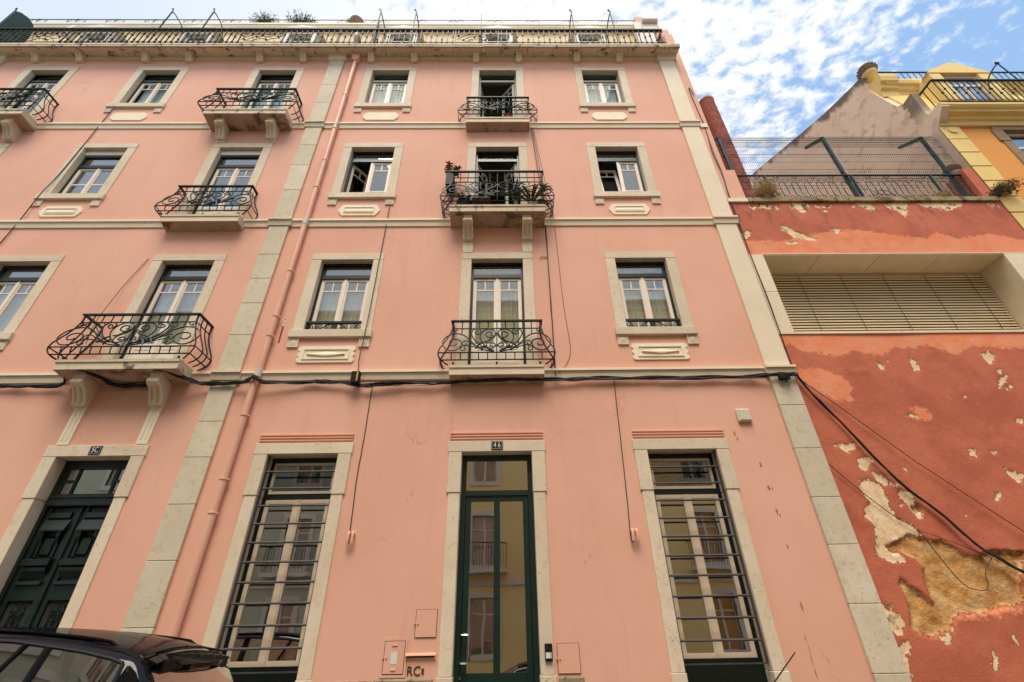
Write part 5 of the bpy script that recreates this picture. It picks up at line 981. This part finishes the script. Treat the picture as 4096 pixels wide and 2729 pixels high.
def ydormer():
    d = part('dormer', 'yellow', yb, lambda mb: (mb.prism([(13.05, 14.2), (15.1, 14.2), (15.1, 16.0), (14.95, 16.12), (14.15, 16.62), (13.3, 16.15), (13.2, 16.0)], .3, 1.0, 'y')))
    d2 = part('dormer_cheek', 'yellow', yb, lambda mb: (mb.box(13.2, 13.55, .1, .3, 13.7, 16.0), mb.box(14.72, 15.1, .1, .3, 13.7, 16.0), mb.prism([(13.15, 16.0), (15.15, 16.0), (15.0, 16.14), (14.15, 16.60), (13.3, 16.14)], .08, .32, 'y')))
    w = part('dormer_window', 'sash', yb, lambda mb: (rect_frame(mb, 13.55, 14.72, 13.8, 15.99, .07, .2, .26), mb.box(14.1, 14.17, .2, .26, 13.8, 15.5), mb.box(13.6, 14.7, .2, .26, 15.45, 15.52)))
    part('pane', 'glass', w, lambda mb: mb.box(13.6, 14.68, .225, .232, 13.85, 15.95)); part('backing', 'room', w, lambda mb: mb.box(13.56, 14.71, .27, .295, 13.8, 15.99))
    up = part('roof_railing', 'iron', yb, lambda mb: (mb.box(12.1, 19, .52, .56, 16.86, 16.89), mb.tube([(12.2, .54, 16.40), (19, .54, 16.40)], .01, 5)))
    x = 12.25; k = 0
    while x < 19: part('baluster', 'iron', up, lambda mb: mb.box(-.007, .007, -.007, .007, 0, .5), (x, .54, 16.36), key='yub'); x += .2; k += 1
ydormer()
urn(yb, (12.12, .62, 16.62), .95, name='finial', cup='yellow')
def ywin():
    w = part('window', 'sash', yb, lambda mb: (rect_frame(mb, 13.6, 14.75, 10.4, 12.93, .07, .1, .16), mb.box(14.14, 14.21, .1, .16, 10.4, 12.3), mb.box(13.65, 14.7, .1, .16, 12.28, 12.36)))
    part('pane', 'glass', w, lambda mb: mb.box(13.65, 14.7, .125, .132, 10.45, 12.88)); part('surround', 'brownstone', w, lambda mb: (mb.box(13.36, 15.0, -.03, .12, 12.931, 13.07, .006), mb.box(13.30, 13.599, -.032, .12, 12.47, 12.928, .006), mb.box(13.36, 13.598, -.02, .12, 10.3, 12.467, .006), mb.box(14.751, 15.0, -.03, .12, 10.3, 12.928)))
    room(w, 14.175, 10.4, 12.93, .56)
ywin()
# ------------------------------------------------------------------ plants
def tuft(name, loc, n, h, spread, mat, label, lean=(0, 0), heads=None, cat='plant', droop=0, blades=2):
    root = empty(name, loc, label, cat)
    def stems(mb):
        for i in range(n):
            a = random.uniform(0, 6.283); s = random.random()**.6*spread; hh = h*random.uniform(.45, 1.0); dx = Vector((math.cos(a)*s+lean[0]*hh, math.sin(a)*s*.8+lean[1]*hh, 0))
            p0 = Vector((random.uniform(-.06, .06)*spread*2, random.uniform(-.05, .05), 0)); p2 = p0+dx+Vector((0, 0, hh-droop*s)); p1 = p0+dx*.35+Vector((0, 0, hh*.65))
            mb.tube(smooth_line([p0, p1, p2], 3), .0035, 3, r1=.0012)
            for q in range(blades):
                t = random.uniform(.35, 1); b = p0.lerp(p2, t)+Vector((random.uniform(-.02, .02), random.uniform(-.02, .02), random.uniform(-.02, .02))); d = Vector((random.uniform(-1, 1), random.uniform(-1, 1), random.uniform(-.3, 1))).normalized(); L_ = random.uniform(.02, .06)
                u = d.cross(Vector((random.random(), random.random(), 1))).normalized()*L_*.28
                mb.add([b, b+d*L_*.5+u, b+d*L_, b+d*L_*.5-u], [(0, 1, 2, 3)])
    part('stems', mat, root, stems, loc); root.children[0]['kind'] = 'stuff'; return root
tuft('dry_weed', (6.42, -.02, 10.26), 420, .62, .36, 'dry', 'dry straw coloured weed on the left end of the red parapet', droop=.5, blades=5)
tuft('dry_weed', (11.95, -.06, 10.28), 240, .48, .42, 'dryd', 'dark brown dead weed at the right end of the red parapet', lean=(.55, -.15), droop=.55, blades=4)
for o_ in bpy.data.objects:
    if o_.name.startswith('dry_weed'): o_['group'] = 'dry weeds on the red parapet'
tuft('dry_weed', (10.72, .02, 10.28), 90, .30, .2, 'dry', 'small dry weed against the parapet railing near its right end', droop=.4, blades=4)
def leafy(loc, n, L_, w, mat, parent, up=.8, name='leaf'):
    for i in range(n):
        a = 2*math.pi*i/n+random.uniform(-.3, .3); e = random.uniform(.35, 1.1)
        d = Vector((math.cos(a), math.sin(a), 0)); l = L_*random.uniform(.7, 1.1)
        pts = [Vector((0, 0, 0)), d*l*.35+Vector((0, 0, l*.5*e)), d*l*.75+Vector((0, 0, l*.62*e)), d*l+Vector((0, 0, l*.45*e))]; t = Vector((-d.y, d.x, 0))
        def fn(mb):
            P = smooth_line(pts, 3); vs = []; m = len(P)
            for j, p in enumerate(P): ww = w*math.sin(math.pi*(.12+.88*j/(m-1)))+.002; vs += [p-t*ww, p+Vector((0, 0, -.012)), p+t*ww]
            mb.add(vs, [(3*j+k, 3*j+k+1, 3*j+k+4, 3*j+k+3) for j in range(m-1) for k in (0, 1)], True)
        part(name, mat, parent, fn, loc)
def pot_plant(label, loc, r, h, pm, n, L_, w, mat='leaf'):
    o = empty('potted_plant', loc, label, 'potted plant'); part('pot', pm, o, lambda mb: mb.lathe([(r*.75, 0), (r*.95, h*.85), (r*1.06, h*.86), (r*1.06, h), (r*.9, h), (r*.88, h*.9)], 16), loc)
    leafy((loc[0], loc[1], loc[2]+h*.95), n, L_, w, mat, o); return o
pot_plant('spiky green plant in cream pot on the tallest middle balcony, right end', (.80, -.28, 9.61), .11, .17, 'creampot', 22, .55, .028)
pot_plant('green plant in a big black pot on the middle balcony, left end', (-.72, -.25, 9.61), .17, .28, 'darkplastic', 12, .28, .03)
pot_plant('terracotta pot with sparse leaves on the top middle balcony', (.30, -.12, 13.16), .13, .2, 'terracotta', 5, .16, .015)
hp = pot_plant('green plant in black pot hung on the middle balcony door jamb', (.46, -.02, 10.36), .13, .2, 'darkplastic', 9, .28, .02)
bx = empty('planter_box', (-1.06, -.30, 10.55), 'black plastic planter hanging outside the left end of middle balcony', 'planter')
part('box', 'darkplastic', bx, lambda mb: (mb.prism([(-.17, -.16), (-.17, .16), (-.1, .2), (.28, .2), (.34, .16), (.34, -.16)][::-1], -.10, .06, 'x'), mb.box(-.12, .07, -.19, .36, .17, .215, .01)), (-1.06, -.30, 10.55)).scale = (1, .6, 1.25)
part('maker_plate', 'silver', bx, lambda mb: mb.box(-.105, -.1, -.03, .05, .04, .075), (-1.06, -.30, 10.55))
[leafy((-1.12+random.uniform(-.05, .05), -.34, 10.84+.09*i), 5, .10, .022, 'petal', bx) for i in range(4)]; [leafy((-.97+random.uniform(-.05, .05), -.24, 10.84+.08*i), 6, .11, .024, 'leaf', bx) for i in range(4)]
part('stem', 'dryd', bx, lambda mb: [mb.tube(smooth_line([(random.uniform(-.06, .06), 0, .2), (random.uniform(-.1, .1), random.uniform(-.05, .1), .4), (random.uniform(-.12, .14), random.uniform(-.1, .1), .62)], 3), .005, 4) for _ in range(6)], (-1.06, -.30, 10.55))
fc = empty('folding_chair', (-.35, -.18, 9.61), 'brown wooden folding chair on the middle balcony', 'chair')
part('seat', 'wood', fc, lambda mb: mb.box(-.2, .2, -.1, .12, .42, .45), (-.35, -.18, 9.61)); part('backrest', 'wood', fc, lambda mb: mb.add([(-.24, .0, .45), (-.18, .0, .45), (-.34, .02, .95), (-.40, .02, .95), (-.24, .03, .45), (-.18, .03, .45), (-.34, .05, .95), (-.40, .05, .95)], [(0, 1, 2, 3), (7, 6, 5, 4), (0, 4, 5, 1), (1, 5, 6, 2), (2, 6, 7, 3), (3, 7, 4, 0)]), (-.35, -.18, 9.61))
for s in (-1, 1): part('leg', 'wood', fc, lambda mb: (mb.tube([(s*.2, -.1, 0), (-s*.2, .1, .43)], .014, 5)), (-.35, -.18, 9.61))
part('seat_cushion', 'slat', fc, lambda mb: mb.box(.18, .62, -.12, .1, .10, .17, .02), (-.35, -.18, 9.61))
tuft('roof_plant', (-8.4, .75, 20.25), 260, .34, .62, 'leaf', 'left of two dark bushy plants on the roof terrace edge', droop=.0, blades=14)
tuft('roof_plant', (-7.1, .75, 20.25), 260, .34, .62, 'leaf', 'right of two dark bushy plants on the roof terrace edge', droop=.0, blades=14)
ca = empty('cactus', (-5.1, .7, 19.76), 'dark cactus in a bowl at the roof edge above the drainpipe', 'cactus')
part('bowl', 'brownstone', ca, lambda mb: mb.lathe([(.16, .6), (.25, .72), (.26, .76)], 14), (-5.1, .7, 19.76))
for dx, dz, r in ((-.22, .75, .1), (-.05, .8, .12), (.12, .72, .1), (-.3, .95, .1), (-.12, 1.05, .09), (.02, .98, .07), (.25, .7, .08)): part('pad', 'leaf', ca, lambda mb: mb.lathe([(.02, -.12), (r*.7, -.06), (r, .02), (r*.8, .1), (.02, .15)], 10), (-5.1+dx, .7, 19.76+dz)).scale = (1, .5, 1)
# ------------------------------------------------------------------ parked cars
def build_car(loc, label, zsc=1.0, paint='paint'):
    root = empty('parked_car', loc, label, 'car'); root.rotation_euler = (0, -math.atan(SL), math.pi)
    P = lambda name, mat, fn: part(name, mat, root, fn, loc)
    XS = [.03, .08, .14, .22, .30, .40, .50, .56, .62, .70, .80, .92, 1.06, 1.20, 1.24, 1.5, 1.8, 2.1, 2.2, 2.6, 2.9, 3.1, 3.3, 3.5, 3.65, 4.0, 4.3, 4.48, 4.55]
    ip = lambda x, a: float(np.interp(x, [q[0] for q in a], [q[1] for q in a]))
    RF = [(.03, .90), (.08, .98), (.14, 1.06), (.3, 1.28), (.42, 1.45), (.50, 1.545), (.56, 1.572), (.7, 1.60), (.9, 1.625), (1.06, 1.645), (1.5, 1.672), (2.0, 1.68), (2.6, 1.65), (2.9, 1.58), (3.3, 1.32), (3.65, 1.10), (4.0, 1.03), (4.3, .95), (4.48, .82), (4.55, .6)]
    GT = [(.03, .86), (.14, 1.03), (.3, 1.20), (.42, 1.34), (.5, 1.42), (.56, 1.46), (.7, 1.50), (.9, 1.535), (1.06, 1.555), (1.5, 1.595), (2.0, 1.605), (2.6, 1.575), (2.9, 1.50), (3.3, 1.24), (3.5, 1.10), (3.65, 1.07), (4.0, .99), (4.3, .9), (4.55, .55)]
    GY = [(.03, .70), (.14, .66), (.5, .635), (.9, .66), (1.5, .68), (2.2, .68), (2.9, .66), (3.3, .72), (3.65, .80), (4.3, .72), (4.55, .55)]
    WD = [(.03, .76), (.1, .84), (.4, .89), (1.2, .91), (3.6, .91), (4.2, .86), (4.48, .72), (4.55, .6)]
    def sec(x):
        rf, gt, gy, w = ip(x, RF), ip(x, GT), ip(x, GY), ip(x, WD); bl = min(1.04, gt-.05 if gt < 1.1 else 1.04)
        return [(w-.08, .28), (w-.015, .45), (w, .72), (w-.02, bl-.06), (w-.05, bl), (w-.065, bl+.02), (gy+.03, gt), (gy, gt+.035), (gy-.06, min(rf-.03, gt+.07)), (gy-.22, rf-.012), (gy*.35, rf+.014), (0, rf+.02)]
    S_ = [sec(x) for x in XS]; nr = len(S_[0])
    groups = {'body': [], 'side': {}, 'rear': [], 'front': []}
    V = []
    for x, s in zip(XS, S_): V += [(x, y, z*zsc) for y, z in s]
    nL = len(V); V += [(x, -y, z) for x, y, z in V]
    seams = [(.62, 1.20, 'quarter_window'), (1.24, 2.1, 'door_window'), (2.2, 3.1, 'front_door_window')]
    for i in range(len(XS)-1):
        for r in range(nr-1):
            xa, xb = XS[i], XS[i+1]; q = (i*nr+r, (i+1)*nr+r, (i+1)*nr+r+1, i*nr+r+1); dest = 'body'
            if r == 5:
                for a, b, n in seams:
                    if xa >= a-.001 and xb <= b+.001: dest = n
            if r >= 8 and xa >= .139 and xb <= .501: dest = 'rear_window'
            if r >= 8 and xa >= 2.89 and xb <= 3.51: dest = 'windscreen'
            for sd in (0, 1):
                f = q if sd == 0 else tuple(k+nL for k in q[::-1])
                if dest == 'body': groups['body'].append(f)
                else: groups['side'].setdefault((dest, sd if dest.endswith('door_window') or dest == 'quarter_window' else 2), []).append(f)
    def sub(faces): 
        ids = sorted({k for f in faces for k in f}); mp = {k: j for j, k in enumerate(ids)}; return [V[k] for k in ids], [tuple(mp[k] for k in f) for f in faces]
    P('body', paint, lambda mb: mb.add(*sub(groups['body']), True))
    P('underbody', 'rubber', lambda mb: mb.box(.15, 4.4, -.78, .78, .2*zsc, .4*zsc))
    for (n, sd), fs in groups['side'].items(): P(n, 'glassc', lambda mb: mb.add(*sub(fs), True))
    for (x0, x1) in ((1.20, 1.24),):
        for s in (1, -1):
            a, b = ip(x0, GY)+.03, ip(x0, WD)-.065
            P('pillar', 'darkplastic', lambda mb: mb.tube([(x0+.02, s*(b+.004), 1.05*zsc), (x0+.02, s*(a+.006), ip(x0, GT)*zsc)], .028, 6))
            P('door_divider', 'darkplastic', lambda mb: mb.tube([(1.62, s*(b+.002), 1.05*zsc), (1.40, s*(a+.008), ip(1.4, GT)*zsc)], .022, 6))
    for s in (1, -1):
        P('window_seal', 'rubber', lambda mb: mb.tube([(x, s*(ip(x, GY)+.034), (ip(x, GT)+.004)*zsc) for x in np.linspace(.62, 3.1, 26)], .013, 6))
        P('window_seal', 'rubber', lambda mb: mb.tube(smooth_line([(.62, s*(ip(.62, GY)+.034), (ip(.62, GT))*zsc), (.60, s*.74, 1.3*zsc), (.62, s*.80, 1.15*zsc), (.66, s*.84, 1.06*zsc)], 4), .016, 6))
        P('roof_rail', paint, lambda mb: mb.tube([(.78, s*.555, 1.572*zsc), (.86, s*.56, 1.612*zsc), (.98, s*.565, (1.625)*zsc)]+[(x, s*.57, (ip(x, RF)-.012)*zsc) for x in np.linspace(1.1, 2.6, 12)]+[(2.75, s*.56, 1.60*zsc), (2.82, s*.55, 1.56*zsc)], .014, 8))
        P('wheel_arch', 'rubber', lambda mb: [mb.tube([(c+.37*math.cos(R(a)), s*.905, .33+.37*math.sin(R(a))) for a in range(0, 181, 15)], .03, 5) for c in (.85, 3.62)])
        P('tail_lamp', 'redglass', lambda mb: mb.box(.04, .25, s*.66 if s > 0 else -.86, s*.86 if s > 0 else -.66, .80*zsc, .95*zsc, .03))
        P('headlamp', 'chrome', lambda mb: mb.box(4.2, 4.46, s*.5 if s > 0 else -.78, s*.78 if s > 0 else -.5, .72*zsc, .82*zsc, .03))
        P('wing_mirror', paint, lambda mb: mb.box(3.0, 3.12, .9 if s > 0 else -1.08, 1.08 if s > 0 else -.9, 1.02*zsc, 1.18*zsc, .03))
        for c in (.85, 3.62):
            w = part('wheel', 'rubber', root, lambda mb: mb.tube([(0, -.11, 0), (0, .11, 0)], .33, 24), loc); w.location = (c, s*.80, .33)
            r_ = part('rim', 'silver', w, lambda mb: (mb.tube([(0, -.115, 0), (0, .115, 0)], .2, 16), [mb.box(-.02, .02, -.12, .12, 0, .21) for _ in (0,)]), WP[w.name])
    def spl(mb):
        n = 16; vs = []; fs = []
        for i in range(n+1):
            y = -.58+1.16*i/n; t = abs(y/.58); xt = .35+.12*t**2.5; zr = 1.572-.05*t**2; zt = (1.465-.02*t**2)
            vs += [(.545, y, zr*zsc), (.42, y, (zr-.040)*zsc), (xt, y, zt*zsc), (xt+.005, y, (zt-.03)*zsc), (.42, y, (zr-.08)*zsc), (.545, y, (zr-.055)*zsc)]
        for i in range(n): fs += [(i*6+k, i*6+(k+1) % 6, (i+1)*6+(k+1) % 6, (i+1)*6+k) for k in range(6)]
        mb.add(vs, fs, True); mb.add(vs, [tuple(range(6)), tuple(n*6+k for k in range(5, -1, -1))])
    P('spoiler', paint, spl); P('brake_light', 'redglass', lambda mb: mb.box(.375, .41, -.16, .16, 1.415*zsc, 1.45*zsc, .008)); P('spoiler_base', 'darkplastic', lambda mb: mb.box(.40, .52, -.5, .5, 1.42*zsc, 1.5*zsc))
    P('roof_seam', 'rubber', lambda mb: mb.tube([(.55-.035*(y/.6)**2, y, (1.579-.05*abs(y/.62)**2)*zsc) for y in np.linspace(-.6, .6, 17)], .008, 5))
    return root
car1 = build_car((-2.24, -2.42, gz(-2.24)-.118), 'black estate car with roof rails parked at the lower left corner')
car2 = build_car((3.2, -3.3, gz(3.2)-.118), 'low parked car whose black aerial pokes up at the lower right', .80)
a_ = part('aerial', 'rubber', car2, lambda mb: mb.tube([(1.36, 0, 1.3), (.94, .0, 1.68)], .006, 6, r1=.004), (3.2, -3.3, gz(3.2)-.118))
for c_ in (car1, car2): c_['group'] = 'cars parked along the kerb'
# ------------------------------------------------------------------ houses across the street (seen mirrored in the glass)
def opposite(x0, x1, H, mat, cols, label, trimmat='trim'):
    b = empty('house_opposite', ((x0+x1)/2, -13, 0), label, 'building'); Yf = -13.0
    fl = [(.9, 2.9), (3.9, 6.0), (7.3, 9.3), (10.6, 12.5)]
    hol = [(c-.5, c+.5, a, d) for c in cols for a, d in fl]
    part('wall', mat, b, lambda mb: wall_sheet(mb, x0, x1, -1.5, H, hol, Yf)); part('body', mat, b, lambda mb: mb.box(x0+.01, x1-.01, Yf-8, Yf-.6, -1.5, H-.05))
    part('cornice', trimmat, b, lambda mb: mb.prism([(Yf, H-.5), (Yf+.1, H-.5), (Yf+.14, H-.3), (Yf+.35, H-.12), (Yf+.35, H), (Yf-.2, H+.02)], x0, x1, 'x'))
    for z in (3.35, 6.75, 10.05): part('string_course', trimmat, b, lambda mb: mb.box(x0, x1, Yf, Yf+.06, z, z+.2))
    for c in cols:
        for k, (a, d) in enumerate(fl):
            h = d-a
            w = part('window', 'trim', b, lambda mb: (rect_frame(mb, -.68, .68, -.0, h+.18, .18, .001, .05), rect_frame(mb, -.5, .5, 0, h, .05, -.2, -.12), mb.box(-.045, .045, -.2, -.11, 0, h), mb.box(-.5, .5, -.2, -.12, h*.72, h*.72+.06)), (c, Yf, a), key=('ow', round(h, 2)))
            part('pane', 'glass', w, lambda mb: mb.box(-.45, .45, -.17, -.165, .05, h-.05), (c, Yf, a), key=('op', round(h, 2))); part('blind', 'curtain' if (k+int(c)) % 2 else 'room', w, lambda mb: mb.box(-.5, .5, -.35, -.33, 0, h), (c, Yf, a), key=('ob', round(h, 2), (k+int(c)) % 2))
            if k == 1:
                part('balcony', 'trim', w, lambda mb: mb.box(-.95, .95, 0, .5, -.14, -.01), (c, Yf, a), key='obal')
                part('balcony_railing', 'iron', w, lambda mb: (mb.box(-.93, .93, .44, .48, .93, .97), [mb.box(-.9+.12*i-.006, -.9+.12*i+.006, .455, .467, 0, .93) for i in range(16)], [mb.box(s*.92-.02, s*.92+.02, 0, .45, .93, .97) for s in (-1, 1)], [mb.box(s*.92-.006, s*.92+.006, y, y+.012, 0, .93) for s in (-1, 1) for y in (.1, .25, .4)]), (c, Yf, a), key='obalr')
    return b
opposite(-4.9, 15, 17.2, 'yb', [-3.1, -.75, 2.4, 5.4, 8.6, 11.8], 'yellow house across the street mirrored in the ground floor glass')
opposite(-22, -4.95, 16.6, 'pale', [-20, -17, -14, -11.2, -8.6], 'pale green house across the street mirrored in the left window glass')
opposite(15.05, 27, 15.5, 'orange', [17, 20, 23.5], 'orange house across the street beyond the yellow one')
part('pilaster', 'yb', bpy.data.objects['house_opposite.001'], lambda mb: [mb.box(x, x+.7, -13, -12.9, -1, 13) for x in (-6.9, -5.7)])
